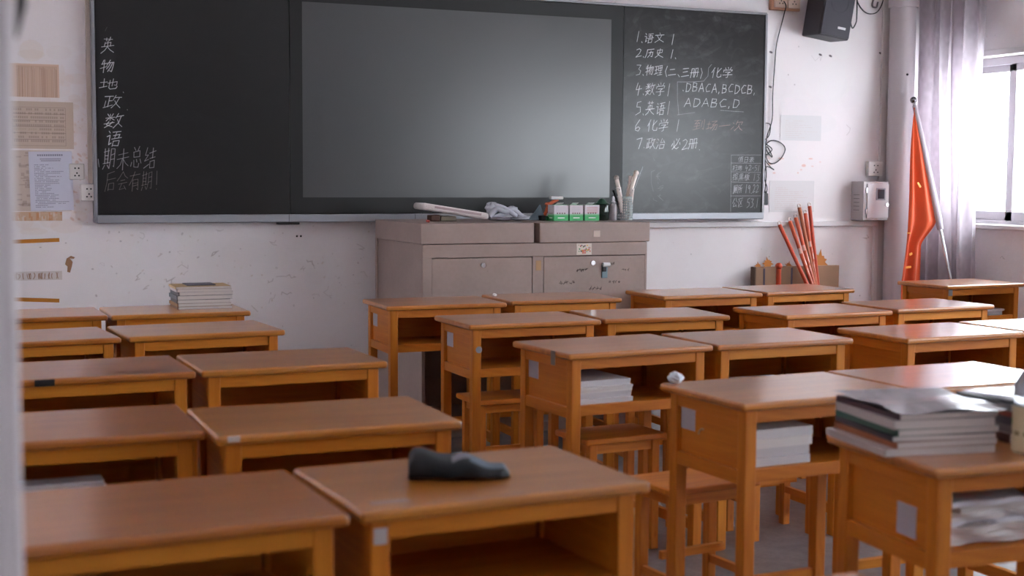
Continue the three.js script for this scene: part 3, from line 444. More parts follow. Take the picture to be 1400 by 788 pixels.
// ---------------------------------------------------------------- books and papers
function book(name, label, cat, w, t, d, colour, x, y, z, turn, group, pageTone = 0xd0c8c6) {
  const g = thing(name, label, cat, x, y, z, turn, group), c = std(colour, 0.5);
  mesh('pages', rbox(w - 0.005, t - 0.0014, d - 0.001, 0.0006), std(pageTone, 0.85), g, 0.002, t / 2, 0);
  mesh('cover', mergeGeometries([moved(rbox(w, 0.0008, d, 0.0003), 0, t - 0.0004, 0), moved(rbox(w, 0.0008, d, 0.0003), 0, 0.0004, 0), moved(rbox(0.0025, t, d, 0.001), -w / 2 + 0.001, t / 2, 0)]), c, g);
  return g;
}
const ORD = ['bottom', 'second', 'third', 'fourth', 'fifth', 'sixth', 'seventh', 'top'];
{
  let y = DH + 0.0003; const cols = [[0.012, 0x6a4a38], [0.014, 0x8e6a4a], [0.016, 0x34323a], [0.018, 0x5c6068], [0.016, 0x3c4048], [0.013, 0xb8aeb2], [0.01, 0xb49468]];
  cols.forEach(([t, c], i) => { book('textbook', `closed textbook, ${i === 6 ? 'top' : ORD[i]} of the stack beside the wall below the board`, 'book', 0.245 + rr(-0.008, 0.008), t, 0.2, c, 1.148 + rr(-0.006, 0.006), y, -6.25 + rr(-0.006, 0.006), rr(-0.03, 0.03), 'books on the first-row desk'); y += t + 0.0004; });
  single('notepad', 'thin dark-edged notepad on top of the book stack near the board', 'notepad', rbox(0.13, 0.005, 0.12, 0.002), std(0x5a5560, 0.6), 1.14, y + 0.0026, -6.26);
}
{
  let y = DH + 0.0003; const th = -0.155, cols = [[0.016, 0xb6a8a4, 0.27, 0], [0.014, 0x9c5a34, 0.25, 0.008], [0.012, 0x3b3440, 0.25, 0.01], [0.014, 0x355a50, 0.25, 0.012], [0.02, 0xb4acac, 0.245, 0.012], [0.014, 0x4a3440, 0.245, 0.014]];
  cols.forEach(([t, c, w, dx], i) => { book('textbook', `thick textbook, ${i === 5 ? 'uppermost book' : ORD[i]} of the stack next to the cream bottle`, 'book', w, t, 0.27, c, 2.035 + dx + rr(-0.004, 0.004), y, -2.452, th + rr(-0.03, 0.03), 'books on the fifth-row desk'); y += t + 0.0004; });
  const paper = grid(20, 20, (u, v) => V((u - 0.5) * 0.27, 0.002 + 0.004 * Math.sin(u * 9 + v * 3) * v + 0.003 * Math.sin(v * 11), (v - 0.5) * 0.3));
  const m = single('newspaper', 'grey printed paper sheet draped over the tall book stack', 'paper', paper, std(0xb6aeb2, 0.25, { side: THREE.DoubleSide, map: canvas(256, 256, (x, W, H) => { x.fillStyle = '#dcd6d8'; x.fillRect(0, 0, W, H); for (let j = 0; j < 26; j++) for (let k = 0; k < 3; k++) { x.fillStyle = 'rgba(90,84,92,.35)'; x.fillRect(10 + k * 82, 10 + j * 9, rr(50, 74), 3); } }) }), 2.05, y + 0.006, -2.452); m.rotation.y = th;
  let y2 = DH + 0.0003; [[0.02, 0x5c3a34], [0.018, 0x7a7074], [0.018, 0x4c4650], [0.014, 0x8a3e36], [0.016, 0x6a6a70]].forEach(([t, c], i) => { book('exercise_book', `exercise book, ${i === 4 ? 'top' : ORD[i]} of the shorter stack behind the cream bottle`, 'book', 0.19, t, 0.2, c, 2.355 + rr(-0.006, 0.006), y2, -2.46 + rr(-0.006, 0.006), -0.08 + rr(-0.04, 0.04), 'books on the fifth-row desk'); y2 += t + 0.0004; });
  single('plastic_sleeve', 'glossy clear plastic sleeve lying on the shorter book stack', 'sleeve', grid(14, 10, (u, v) => V((u - 0.5) * 0.2, 0.003 + 0.006 * Math.sin(u * 7) * v, (v - 0.5) * 0.16)), std(0xc8c8ce, 0.12, { side: THREE.DoubleSide }), 2.35, y2 + 0.006, -2.45);
}
{
  const g = thing('drink_bottle', 'cream-labelled plastic bottle with a green leaf mark by the books', 'bottle', 2.212, DH + 0.0003, -2.262), R = 0.042;
  const lab = canvas(256, 128, (x, W, H) => { x.fillStyle = '#cdbf9c'; x.fillRect(0, 0, W, H); x.fillStyle = '#5fa02e'; for (const a of [40, 150]) { x.beginPath(); x.ellipse(a, 40, 22, 14, 0.4, 0, 7); x.fill(); } x.fillStyle = '#8a7a54'; for (let k = 0; k < 10; k++) x.fillRect(14 + k * 24, 70, 15, 12); });
  mesh('label_body', new THREE.CylinderGeometry(R, R, 0.1, 32), std(0xffffff, 0.45, { map: lab }), g, 0, 0.055, 0);
  mesh('shoulder', new THREE.LatheGeometry([[0, 0], [R, 0], [R, 0.02], [R * 0.96, 0.045], [0.024, 0.075], [0.016, 0.082], [0, 0.084]].map((q) => new THREE.Vector2(...q)), 28), std(0xc6c8d0, 0.15, { transmission: 0.5, thickness: 0.02 }), g, 0, 0.105, 0);
  mesh('cap', new THREE.CylinderGeometry(0.017, 0.018, 0.022, 24), std(0xdedee2, 0.4), g, 0, 0.198, 0);
  mesh('base', new THREE.CylinderGeometry(R, R * 0.92, 0.006, 28), std(0xb8b09a, 0.4), g, 0, 0.003, 0);
}
function paperStack(id, dx, dz, n, w, d, t, what, group, jit = 0.008, y0 = 0.5685) {
  const p = onDesk(id, dx, dz), turn = deskOf[id].rotation.y; let y = y0;
  for (let i = 0; i < n; i++) {
    const g = thing('paper_booklet', `${what}, ${i === n - 1 ? 'top' : ORD[i]} of its pile`, 'papers', p.x + rr(-jit, jit), y, p.z + rr(-jit, jit), turn + rr(-2, 2) * jit, group);
    const bulge = rr(0.001, 0.004);
    mesh('sheets', grid2(w + rr(-jit, jit), t, d, bulge), paperMat2[i % 3], g); y += t + 0.0005;
  }
}
const paperMat2 = [0xcfcbd0, 0xc4bfc4, 0xd6d0d0].map((c) => std(c, 0.85));
function grid2(w, t, d, bulge) { // a booklet: a box whose front edge fans out a little
  const g = new THREE.BoxGeometry(w, t, d, 8, 3, 4), p = g.attributes.position;
  for (let i = 0; i < p.count; i++) { const x = p.getX(i), y = p.getY(i), z = p.getZ(i); p.setXYZ(i, x + Math.sin(y * 900) * bulge * 0.4, y + t / 2 + 0, z + (z > 0 ? Math.sin(y * 700 + x * 5) * bulge : 0)); }
  g.computeVertexNormals(); return g;
}
paperStack('M3a', -0.12, 0.02, 4, 0.215, 0.26, 0.0205, 'white exam booklet in the third-row desk shelf', 'booklets in the third-row desk', 0.007);
paperStack('M4a', -0.125, 0.02, 4, 0.2, 0.26, 0.026, 'white exam booklet in the fourth-row desk shelf', 'booklets in the fourth-row desk', 0.004);
paperStack('P1a', 0.1, 0.02, 3, 0.22, 0.22, 0.012, 'pale booklet in the shelf of the curtain-side desk', 'booklets in the curtain-side desk', 0.008);
paperStack('L4a', -0.02, 0.115, 4, 0.2, 0.07, 0.0195, 'white booklet in the fourth-row shelf below the wall notices', 'booklets in the fourth-row wall-side desk', 0.004);
paperStack('M3b', 0.0, 0.05, 2, 0.22, 0.2, 0.015, 'white booklet in the window-side third-row desk', 'booklets in the third-row window-side desk', 0.006);
// untidy loose papers in the fifth-row desk
{
  const p = onDesk('M5a', -0.1, 0.02); let y = 0.568;
  for (let i = 0; i < 8; i++) {
    const w = rr(0.2, 0.27), d = rr(0.2, 0.22), t = rr(0.009, 0.015), g = new THREE.BoxGeometry(w, t, d, 24, 2, 12), q = g.attributes.position;
    for (let k = 0; k < q.count; k++) { const x = q.getX(k), z = q.getZ(k); q.setY(k, q.getY(k) + t / 2 + 0.0013 * Math.sin(x * 34 + 1) + 0.0011 * Math.sin(z * 25 + 2) + 0.0026); q.setX(k, x + 0.006 * Math.sin(z * 40 + i)); q.setZ(k, z + 0.008 * Math.sin(x * 45 + i * 2)); }
    g.computeVertexNormals();
    const m = single('loose_papers', `crumpled wad of papers, ${i === 7 ? 'topmost' : 'layer ' + ['one', 'two', 'three', 'four', 'five', 'six', 'seven'][i] + ' from the bottom'}, in the fifth-row shelf`, 'papers', g, std([0xd9d2d4, 0xe4dedf, 0xcabfbd, 0xdcd8e0][i % 4], 0.85), p.x + rr(-0.012, 0.02), y, p.z + rr(-0.01, 0.012), 'papers in the fifth-row desk');
    m.rotation.y = deskOf.M5a.rotation.y + rr(-0.05, 0.05); y += t + 0.0006;
  }
}
function crumple(r, s) { const g = new THREE.IcosahedronGeometry(r, 3), p = g.attributes.position; for (let i = 0; i < p.count; i++) { const v = V().fromBufferAttribute(p, i).normalize(), k = 0.75 + 0.5 * vn(v.x * 3 + 5 + s, v.y * 3 + v.z * 4 + 7, 64, 64, 80 + s); v.multiplyScalar(r * k); p.setXYZ(i, v.x, v.y * 0.8, v.z); } g.computeVertexNormals(); return g; }
single('tissue', 'scrunched white tissue on the corner of the fourth-row desk', 'tissue', crumple(0.022, 1), std(0xd6dae4, 0.9), 2.0, DH + 0.0145, -3.44);
single('paper_scrap', 'tiny white paper scrap on the seam between first-row desks', 'paper', crumple(0.01, 2), std(0xe0dcdc, 0.9), 2.64, DH + 0.006, -6.36);
single('crumpled_paper', 'crumpled white paper on the floor under the third-row desks', 'litter', crumple(0.035, 3), std(0xd8d2d4, 0.9), 2.83, 0.027, -4.47);
single('crumpled_paper', 'crumpled white bag lying on the floor behind a stool', 'litter', crumple(0.06, 4), std(0xb8aaa8, 0.9), 2.63, 0.045, -4.75);
for (const [x, y, s] of [[3.67, 0.568, 5], [3.74, 0.568, 6], [3.8, 0.568, 7]]) { const p = onDesk('N2a', x - 3.764 + 0.02, 0.1); single('crumpled_paper', ['crumpled white paper in the second-row desk shelf, next to its inner side panel', 'crumpled white paper in the second-row desk shelf, between two others', 'crumpled white paper in the second-row desk shelf, furthest from its inner panel'][s - 5], 'litter', crumple(0.032, s), std(0xcfcace, 0.9), p.x, y + 0.034, p.z, 'crumpled papers in the second-row desk'); }
{ // dark zip pouch
  const g = thing('pencil_pouch', 'black zip pouch with a grey-blue flap lying on the fifth-row desk', 'pouch', 0.965, DH + 0.0005, -2.505, -0.32);
  const shape = (u, v, k) => { const L = 0.2, x = (u - 0.5) * L, hgt = (0.052 - 0.038 * Math.pow(u, 1.5) + 0.004 * Math.sin(u * 14)) * (u < 0.04 ? 0.75 + u * 6 : 1) * (u > 0.95 ? (1 - u) * 14 + 0.3 : 1), wid = (0.045 + 0.012 * Math.sin(u * 3.1)) * (u > 0.9 ? 1 - (u - 0.9) * 5 : 1), a = v * Math.PI * 2, c = Math.cos(a), s = Math.sin(a); return V(x, Math.max(0, hgt / 2 + Math.sign(s) * Math.pow(Math.abs(s), 0.6) * hgt / 2 * k), Math.sign(c) * Math.pow(Math.abs(c), 0.7) * wid * k * (1 + 0.06 * Math.sin(u * 20))); };
  const caps = [0, 1].map((e) => grid(1, 24, (u, v) => { const p = shape(e, v, 1); return u ? V(p.x, 0.02 * (1 - e) + 0.003, 0) : p; }));
  mesh('pouch_body', mergeGeometries([grid(40, 32, (u, v) => shape(u, v, 1)), ...caps]), std(0x14161c, 0.7, { side: THREE.DoubleSide }), g);
  mesh('flap', grid(20, 8, (u, v) => { const p = shape(0.6 + u * 0.4, 0.14 + v * 0.16, 1.03); return V(p.x, p.y + 0.002, p.z); }), std(0x5e6a78, 0.6, { side: THREE.DoubleSide }), g).userData.label = 'grey-blue fabric flap';
  mesh('zip', grid(30, 2, (u, v) => { const p = shape(0.42 + u * 0.2, 0.1 + v * 0.12 + u * 0.12, 1.04); return V(p.x, p.y + 0.002, p.z); }), std(0x6a6470, 0.4, { side: THREE.DoubleSide }), g);
}

// ---------------------------------------------------------------- notices and fittings on the front wall
const WZ = ROOM.z0;
function linesTex(w, h, base, ink, rows, cols, head) {
  return canvas(w, h, (x) => { x.fillStyle = base; x.fillRect(0, 0, w, h); x.fillStyle = ink; if (head) { for (let i = 0; i < 12; i++) x.fillRect(w * (0.2 + i * 0.05), h * 0.05, w * 0.035, h * 0.028); for (let i = 0; i < 14; i++) x.fillRect(w * (0.26 + i * 0.035), h * 0.12, w * 0.026, h * 0.016); for (let i = 0; i < 13; i++) x.fillRect(w * (0.28 + i * 0.035), h * 0.15, w * 0.026, h * 0.016); }
    for (let j = 0; j < rows; j++) { const y = h * (0.22 + (0.74 * j) / rows), l = rr(0.3, 1); for (let i = 0; i < cols * l; i++) if (rnd() > 0.12) x.fillRect(w * (0.12 + (0.78 * i) / cols), y, (w * 0.78) / cols * 0.7, h * 0.011); } });
}
function sheet(name, label, x0, x1, y0, y1, mat, lift = 0.003, roll = 0, cat = 'notice') {
  const m = single(name, label, cat, new THREE.BoxGeometry(x1 - x0, y1 - y0, 0.0012), mat, (x0 + x1) / 2, (y0 + y1) / 2, WZ + lift); m.rotation.z = roll; return m;
}
sheet('wall_poster', 'faded tan poster with upright grain stripes on the wall', 0.41, 0.656, 1.754, 1.923, std(0xffffff, 0.8, { map: canvas(256, 180, (x, W, H) => { x.fillStyle = '#c9ab98'; x.fillRect(0, 0, W, H); for (let i = 0; i < 90; i++) { x.fillStyle = `rgba(${rnd() < 0.5 ? '165,130,112' : '214,190,176'},.5)`; x.fillRect(rnd() * W, 12 + rnd() * 20, rr(1, 3), H); } x.fillStyle = '#d6b7a4'; x.fillRect(0, 0, W, 10); x.fillRect(W - 9, 0, 9, H); x.fillRect(0, 0, 40, H); }) }), 0.002);
sheet('wall_poster', 'yellowed timetable poster with faint grey boxes above the white notice', 0.4, 0.723, 1.491, 1.732, std(0xffffff, 0.8, { map: canvas(256, 192, (x, W, H) => { x.fillStyle = '#c4b0a2'; x.fillRect(0, 0, W, H); x.strokeStyle = 'rgba(120,104,98,.5)'; x.lineWidth = 1.5; for (let k = 0; k < 6; k++) { x.strokeRect(20, 24 + k * 26, 205, 26); } x.fillStyle = 'rgba(120,104,100,.35)'; for (let j = 0; j < 9; j++) for (let i = 0; i < 24; i++) if (rnd() > 0.25) x.fillRect(24 + i * 8.2, 28 + j * 16, 6, 9); x.fillStyle = 'rgba(196,176,162,.7)'; x.fillRect(24, 104, 100, 16); }) }), 0.002);
sheet('old_notice', 'discoloured old notice partly hidden under the white notice', 0.4, 0.706, 1.17, 1.482, std(0xffffff, 0.85, { map: canvas(192, 192, (x, W, H) => { x.fillStyle = '#c6b4aa'; x.fillRect(0, 0, W, H); for (let i = 0; i < 40; i++) { x.fillStyle = 'rgba(130,112,104,.3)'; x.fillRect(rnd() * 60 + 20, rnd() * H, rr(6, 30), rr(2, 12)); } }) }), 0.002);
sheet('white_notice', 'printed white notice sheet taped over older papers on the wall', 0.501, 0.714, 1.172, 1.478, std(0xffffff, 0.7, { map: linesTex(340, 490, '#c9c8d8', 'rgba(70,66,92,.62)', 26, 30, true) }), 0.006, 0.02);
sheet('torn_strip', 'orange torn paper strip below the white notice', 0.4, 0.658, 1.12, 1.166, std(0xffffff, 0.85, { map: canvas(256, 48, (x, W, H) => { x.fillStyle = '#c8a88e'; x.fillRect(0, 0, W, H); for (let i = 0; i < 30; i++) { x.fillStyle = rnd() < 0.5 ? 'rgba(214,198,188,.6)' : 'rgba(196,130,86,.5)'; x.fillRect(rnd() * W, rnd() * 30, rr(4, 16), rr(10, 40)); } }) }), 0.002);
sheet('yellow_tape', 'upper ochre tape strip on the bare wall, slanting up', 0.39, 0.642, 1.006, 1.026, std(0xb5741f, 0.5), 0.002, 0.03, 'tape');
sheet('yellow_tape', 'lower ochre tape strip on the bare wall, slanting down', 0.385, 0.636, 0.7, 0.72, std(0xb5741f, 0.5), 0.002, -0.06, 'tape');
sheet('torn_strip', 'torn white and brown paper strip between two ochre tapes', 0.39, 0.652, 0.812, 0.858, std(0xffffff, 0.85, { map: canvas(256, 48, (x, W, H) => { x.fillStyle = '#d0c4c2'; x.fillRect(0, 0, W, H); for (let i = 0; i < 26; i++) { x.strokeStyle = 'rgba(140,96,72,.6)'; x.lineWidth = rr(2, 5); x.beginPath(); const a = rnd() * W; x.moveTo(a, 6 + rnd() * 8); x.quadraticCurveTo(a + rr(-14, 14), 24, a + rr(-6, 6), 42); x.stroke(); } }) }), 0.002);
{
  const sh = new THREE.Shape(); [[0, 0.03], [0.014, 0.012], [0.01, -0.01], [0.0, -0.044], [-0.014, -0.04], [-0.012, -0.012], [-0.024, 0], [-0.016, 0.03], [0.006, 0.044], [0.026, 0.036], [0.02, 0.028]].forEach((p, i) => (i ? sh.lineTo(...p) : sh.moveTo(...p)));
  single('torn_scrap', 'small torn brown scrap of paper stuck on the bare wall', 'paper', new THREE.ExtrudeGeometry(sh, { depth: 0.0015, bevelEnabled: false }), std(0x9c7458, 0.85), 0.692, 0.892, WZ + 0.0005);
}
sheet('wall_chart', 'faded white timetable sheet above the broom poles, near meter box', 5.009, 5.355, 1.148, 1.351, std(0xffffff, 0.8, { map: linesTex(300, 190, '#d6d0d2', 'rgba(190,150,140,.5)', 12, 34, false) }), 0.002);
sheet('wall_chart', 'faded white list sheet midway below the loudspeaker', 5.082, 5.399, 1.611, 1.774, std(0xffffff, 0.8, { map: linesTex(300, 160, '#d8d4d6', 'rgba(196,166,156,.5)', 9, 34, false) }), 0.002);
function socket(name, label, x, y, w, h, deep, holes) {
  const g = thing(name, label, 'socket', x, y, WZ); mesh('plate', rbox(w, h, deep, 0.006, 2), plastic, g, 0, 0, deep / 2);
  for (const [a, b] of holes) mesh('hole', new THREE.CylinderGeometry(0.0045, 0.0045, 0.002, 8).rotateX(Math.PI / 2), darkHole, g, a * w, b * h, deep + 0.0002);
  return g;
}
const five = [[-0.12, 0.22], [0.12, 0.22], [0, -0.08], [-0.13, -0.24], [0.13, -0.24]];
socket('wall_socket', 'cream flush wall socket half hidden by the white notice', 0.735, 1.374, 0.075, 0.084, 0.012, five);
socket('wall_socket', 'cream raised wall socket box at the edge of the blackboard', 0.79, 1.266, 0.082, 0.088, 0.045, five);
socket('wall_socket', 'white wall socket above the grey meter box', 5.822, 1.434, 0.116, 0.098, 0.035, five);
single('cable_duct', 'cream cable duct running up the wall beside the blackboard', 'duct', rbox(0.024, ROOM.h - 1.33, 0.018, 0.003), std(0xc2b3a8, 0.5), 0.802, 1.315 + (ROOM.h - 1.33) / 2, WZ + 0.009);
{
  const g = thing('wall_hook', 'pair of small black hooks on the wall under the chalk tray', 'hook', 1.913, 1.026, WZ);
  for (const sx of [-1, 1]) mesh('peg', new THREE.SphereGeometry(0.006, 10, 8), blackPlastic, g, sx * 0.011, 0, 0.004);
}
{ // socket board above, with the wire that hangs from it
  const g = thing('socket_board', 'peach-coloured board with two sockets high beside the blackboard', 'socket', 5.085, 2.5, WZ);
  mesh('backing_board', rbox(0.22, 0.13, 0.03, 0.004), std(0xb9866a, 0.5), g, 0, 0, 0.015); for (const sx of [-1, 1]) { const p = mesh('socket_plate', rbox(0.092, 0.1, 0.014, 0.004), std(0xd2b8a8, 0.4), g, sx * 0.05 + 0.005, 0, 0.037); for (const [a, b] of five) mesh('hole', new THREE.CylinderGeometry(0.0045, 0.0045, 0.002, 8).rotateX(Math.PI / 2), darkHole, p, a * 0.09, b * 0.1, 0.0072); }
  const P = (x, y, z = 0.012) => [x, y, WZ + z];
  single('power_wire', 'thin black wire dangling from the socket board along the blackboard edge', 'cable', tube([P(5.055, 2.49, 0.05), P(5.066, 2.462, 0.06), P(5.078, 2.43, 0.03), P(5.072, 2.365), P(5.033, 2.224), P(5.023, 2.108), P(5.012, 1.899), P(5.01, 1.735), P(4.975, 1.63), P(4.965, 1.54), P(4.99, 1.47), P(5.03, 1.46), P(5.09, 1.5), P(5.115, 1.56), P(5.07, 1.6), P(5.0, 1.605), P(4.965, 1.57), P(4.985, 1.53), P(5.02, 1.5), P(4.975, 1.57), P(4.965, 1.48), P(4.975, 1.4), P(4.968, 1.27)], 0.0035, 220, 6), cable);
  single('power_wire', 'tangled black wire loop with loose end beside the ruled chalk table', 'cable', tube([P(4.94, 1.72, 0.02), P(4.99, 1.71, 0.02), P(4.985, 1.64, 0.02), P(4.95, 1.6, 0.02), P(5.01, 1.55, 0.02), P(4.955, 1.5, 0.02), P(5.0, 1.44, 0.02), P(5.03, 1.42, 0.02), P(4.97, 1.44, 0.02), P(4.96, 1.36, 0.02), P(4.98, 1.3, 0.02), P(4.97, 1.26, 0.02)], 0.003, 140, 6), cable);
  const pl = thing('power_plug', 'black power adapter hanging at the blackboard edge', 'adapter', 4.968, 1.232, WZ + 0.014); mesh('adapter_body', rbox(0.034, 0.076, 0.026, 0.004, 2), blackPlastic, pl); mesh('adapter_neck', new THREE.CylinderGeometry(0.006, 0.009, 0.016, 10), blackPlastic, pl, 0, 0.045, 0);
}
{ // loudspeaker
  const g = thing('loudspeaker', 'black wall loudspeaker with a small white logo plate', 'loudspeaker', 5.33, 2.455, WZ + 0.16); g.rotation.set(0.04, -0.05, -0.14);
  mesh('cabinet', rbox(0.225, 0.4, 0.2, 0.01, 2), std(0x26232a, 0.5), g, 0, 0, 0);
  const gr = mesh('grille', rbox(0.212, 0.38, 0.012, 0.005, 2), std(0x34313a, 0.6), g, 0, 0, 0.104);
  mesh('woofer_ring', new THREE.TorusGeometry(0.062, 0.003, 8, 32), std(0x312e37, 0.6), gr, 0.0, 0.02, 0.0045); mesh('logo_plate', rbox(0.058, 0.015, 0.003, 0.001), std(0xd4d0d4, 0.4), gr, 0.04, -0.135, 0.0072).userData.label = 'small white logo plate';
  mesh('bracket', rbox(0.06, 0.08, 0.1, 0.004), blackPlastic, g, 0, 0.05, -0.125 + 0.002); mesh('terminal', rbox(0.03, 0.05, 0.03, 0.003), blackPlastic, g, 0.126, 0.1, -0.02);
  const P = (x, y, z = 0.02) => [x, y, WZ + z];
  single('speaker_wire', 'black speaker wire looping down beside the loudspeaker', 'cable', tube([P(5.62, 2.75, 0.08), P(5.6, 2.55, 0.08), P(5.615, 2.43, 0.06), P(5.64, 2.385), P(5.615, 2.35), P(5.57, 2.4, 0.05), P(5.53, 2.44, 0.09)], 0.0045, 90, 6), cable);
  single('speaker_wire', 'thin black wire arc hung from a wall clip near the pipe', 'cable', tube([P(5.66, 2.8), P(5.64, 2.62), P(5.65, 2.52), P(5.72, 2.455), P(5.8, 2.46), P(5.85, 2.53), P(5.855, 2.66)], 0.004, 90, 6), cable);
  single('cable_clip', 'small dark hook screwed in the wall beside the loudspeaker', 'hook', tube([P(5.79, 2.56, 0.005), P(5.775, 2.5, 0.015), P(5.8, 2.495, 0.02), P(5.82, 2.53, 0.01)], 0.006, 30, 8), std(0x5a5054, 0.5));
}
{ // meter box
  const g = thing('meter_box', 'grey steel meter box with a small window and lock', 'box', 5.752, 1.222, WZ), m = std(0xb3abad, 0.45, { metalness: 0.2 });
  mesh('case', rbox(0.2, 0.256, 0.13, 0.004), m, g, 0, 0, 0.065);
  const dr = mesh('door', rbox(0.172, 0.226, 0.012, 0.003), std(0xbdb6b8, 0.4, { metalness: 0.2 }), g, 0.012, 0, 0.134);
  mesh('window_frame', rbox(0.075, 0.08, 0.004, 0.002), std(0x8b8890, 0.4), dr, 0.02, 0.045, 0.007); mesh('window_glass', new THREE.BoxGeometry(0.052, 0.06, 0.003), std(0x4c4a52, 0.1), dr, 0.02, 0.045, 0.009);
  mesh('lock_knob', new THREE.CylinderGeometry(0.011, 0.011, 0.014, 16).rotateX(Math.PI / 2), chrome, dr, 0.066, -0.025, 0.012); for (const y of [-0.07, 0.07]) mesh('hinge', rbox(0.01, 0.034, 0.012, 0.002), chrome, g, -0.078, y, 0.134);
  for (let k = 0; k < 5; k++) mesh('vent_louvre', rbox(0.002, 0.005, 0.06, 0.001), std(0x7d7578, 0.5), g, -0.1008, -0.06 + k * 0.025, 0.06);
}
{ // corner down-pipe
  const g = thing('drain_pipe', 'thick painted drain pipe in the corner beside the curtain', 'pipe', 5.958, 0, WZ + 0.1), m = std(0xc0b6ba, 0.5);
  mesh('pipe', moved(new THREE.CylinderGeometry(0.084, 0.084, 2.5, 36), 0, 1.25, 0), m, g); mesh('pipe_socket', moved(new THREE.CylinderGeometry(0.096, 0.096, 0.7, 36), 0, 2.84, 0), m, g);
  mesh('pipe_screw', moved(new THREE.SphereGeometry(0.008, 10, 8), -0.02, 2.05, 0.083), darkHole, g);
}

// ---------------------------------------------------------------- broom poles, cardboard, leaves
{
  const card = std(0x9c7a62, 0.85), red = std(0xc2421f, 0.4), stripe = std(0xffffff, 0.45, { map: canvas(32, 256, (x, W, H) => { x.fillStyle = '#c9552f'; x.fillRect(0, 0, W, H); for (let i = 0; i < 34; i++) { x.fillStyle = ['#d8b8ac', '#d98a6a', '#b8401f', '#e0cfc8'][i % 4]; x.fillRect(rnd() * W, rnd() * H, rr(5, 16), rr(4, 14)); } }) });
  const g = thing('cardboard_box', 'flattened brown cardboard carton standing against the wall behind the broom poles', 'box', 5.19, 0, -7.405);
  mesh('panel', rbox(0.645, 0.8, 0.03, 0.003), card, g, 0, 0.4, 0.01); mesh('side_flap', rbox(0.012, 0.8, 0.05, 0.003), std(0x6d5648, 0.85), g, -0.325, 0.4, 0);
  for (const x of [-0.26, -0.05]) mesh('tape', rbox(0.014, 0.78, 0.002, 0.0008), std(0x5a4c5c, 0.5), g, x, 0.4, 0.026);
  const tops = [[5.065, 1.066], [5.143, 1.089], [5.188, 1.112], [5.214, 1.178], [5.261, 1.14], [5.293, 1.187]], lows = [[5.182, 0.703], [5.221, 0.702], [5.238, 0.702], [5.247, 0.702], [5.258, 0.702], [5.272, 0.697]];
  const names = ['plain orange broom pole leaning furthest toward the blackboard', 'second orange broom pole, leaning less steeply than the plain one', 'short orange and white striped broom pole in the middle of the bunch', 'tall brown-orange broom pole with a pale ring top', 'slim orange and white striped broom pole behind the others', 'tall orange broom pole leaning furthest toward the window'];
  tops.forEach(([tx, ty], i) => {
    const zL = -7.235 - i * 0.024, k = -zL / 7.28, T = V(tx, ty, -7.417), Lw = V(lows[i][0] * k, 1.35 + (lows[i][1] - 1.35) * k, zL), B = T.clone().lerp(Lw, (ty - 0.004) / (ty - Lw.y));
    const t = thing('broom_pole', names[i], 'pole', B.x, 0, B.z), Z = (v) => V(v.x - B.x, v.y, v.z - B.z), topZ = Z(T), botZ = Z(B);
    mesh('handle', rod(botZ, topZ, 0.0125), [red, stripe, stripe, std(0xa85a34, 0.5), stripe, red][i], t);
    mesh('hanging_ring', new THREE.TorusGeometry(0.011, 0.004, 8, 16), std(0xd8c8c2, 0.5), t, topZ.x - 0.002, topZ.y + 0.012, topZ.z);
    mesh('end_cap', rod(botZ, botZ.clone().lerp(topZ, 0.04), 0.0145), std(0x8f8a88, 0.6), t);
  });
  const s = thing('plunger_handle', 'short thick orange handle with a rounded end before the cardboard', 'handle', 4.965, 0, -7.27); mesh('grip', mergeGeometries([moved(new THREE.CylinderGeometry(0.016, 0.016, 0.76, 16), 0, 0.42, 0).toNonIndexed(), moved(new THREE.SphereGeometry(0.023, 16, 12), 0, 0.81, 0).toNonIndexed()]), red, s); mesh('dust_pan', rbox(0.16, 0.05, 0.1, 0.01, 2), red, s, 0, 0.027, 0);
  const leaf = new THREE.Shape(); for (let i = 0; i <= 20; i++) { const a = (i / 20) * Math.PI * 2 + Math.PI / 2, r = i % 2 ? 0.5 : [1, 0.72, 0.95, 0.7, 0.6][(i / 2) % 5]; const p = [Math.cos(a) * r, Math.sin(a) * r]; i ? leaf.lineTo(...p) : leaf.moveTo(...p); }
  for (const [x, y, r, label] of [[5.405, 0.822, 0.082, 'largest orange paper maple leaf behind the cardboard, beside the broom poles'], [5.0, 0.815, 0.048, 'small orange paper maple leaf above the short orange handle'], [4.925, 0.8, 0.032, 'tiny orange paper leaf tip at the cardboard end near the board'], [5.16, 0.797, 0.034, 'orange paper leaf tip half hidden between leaning poles']]) {
    const m = single('paper_leaf', label, 'leaf', new THREE.ExtrudeGeometry(leaf, { depth: 0.02, bevelEnabled: false }), std(0xd58b4a, 0.8), x, y, WZ + 0.012 + rr(0, 0.006), 'paper maple leaves'); m.scale.set(r, r, 0.1); m.rotation.z = rr(-0.3, 0.3);
  }
}

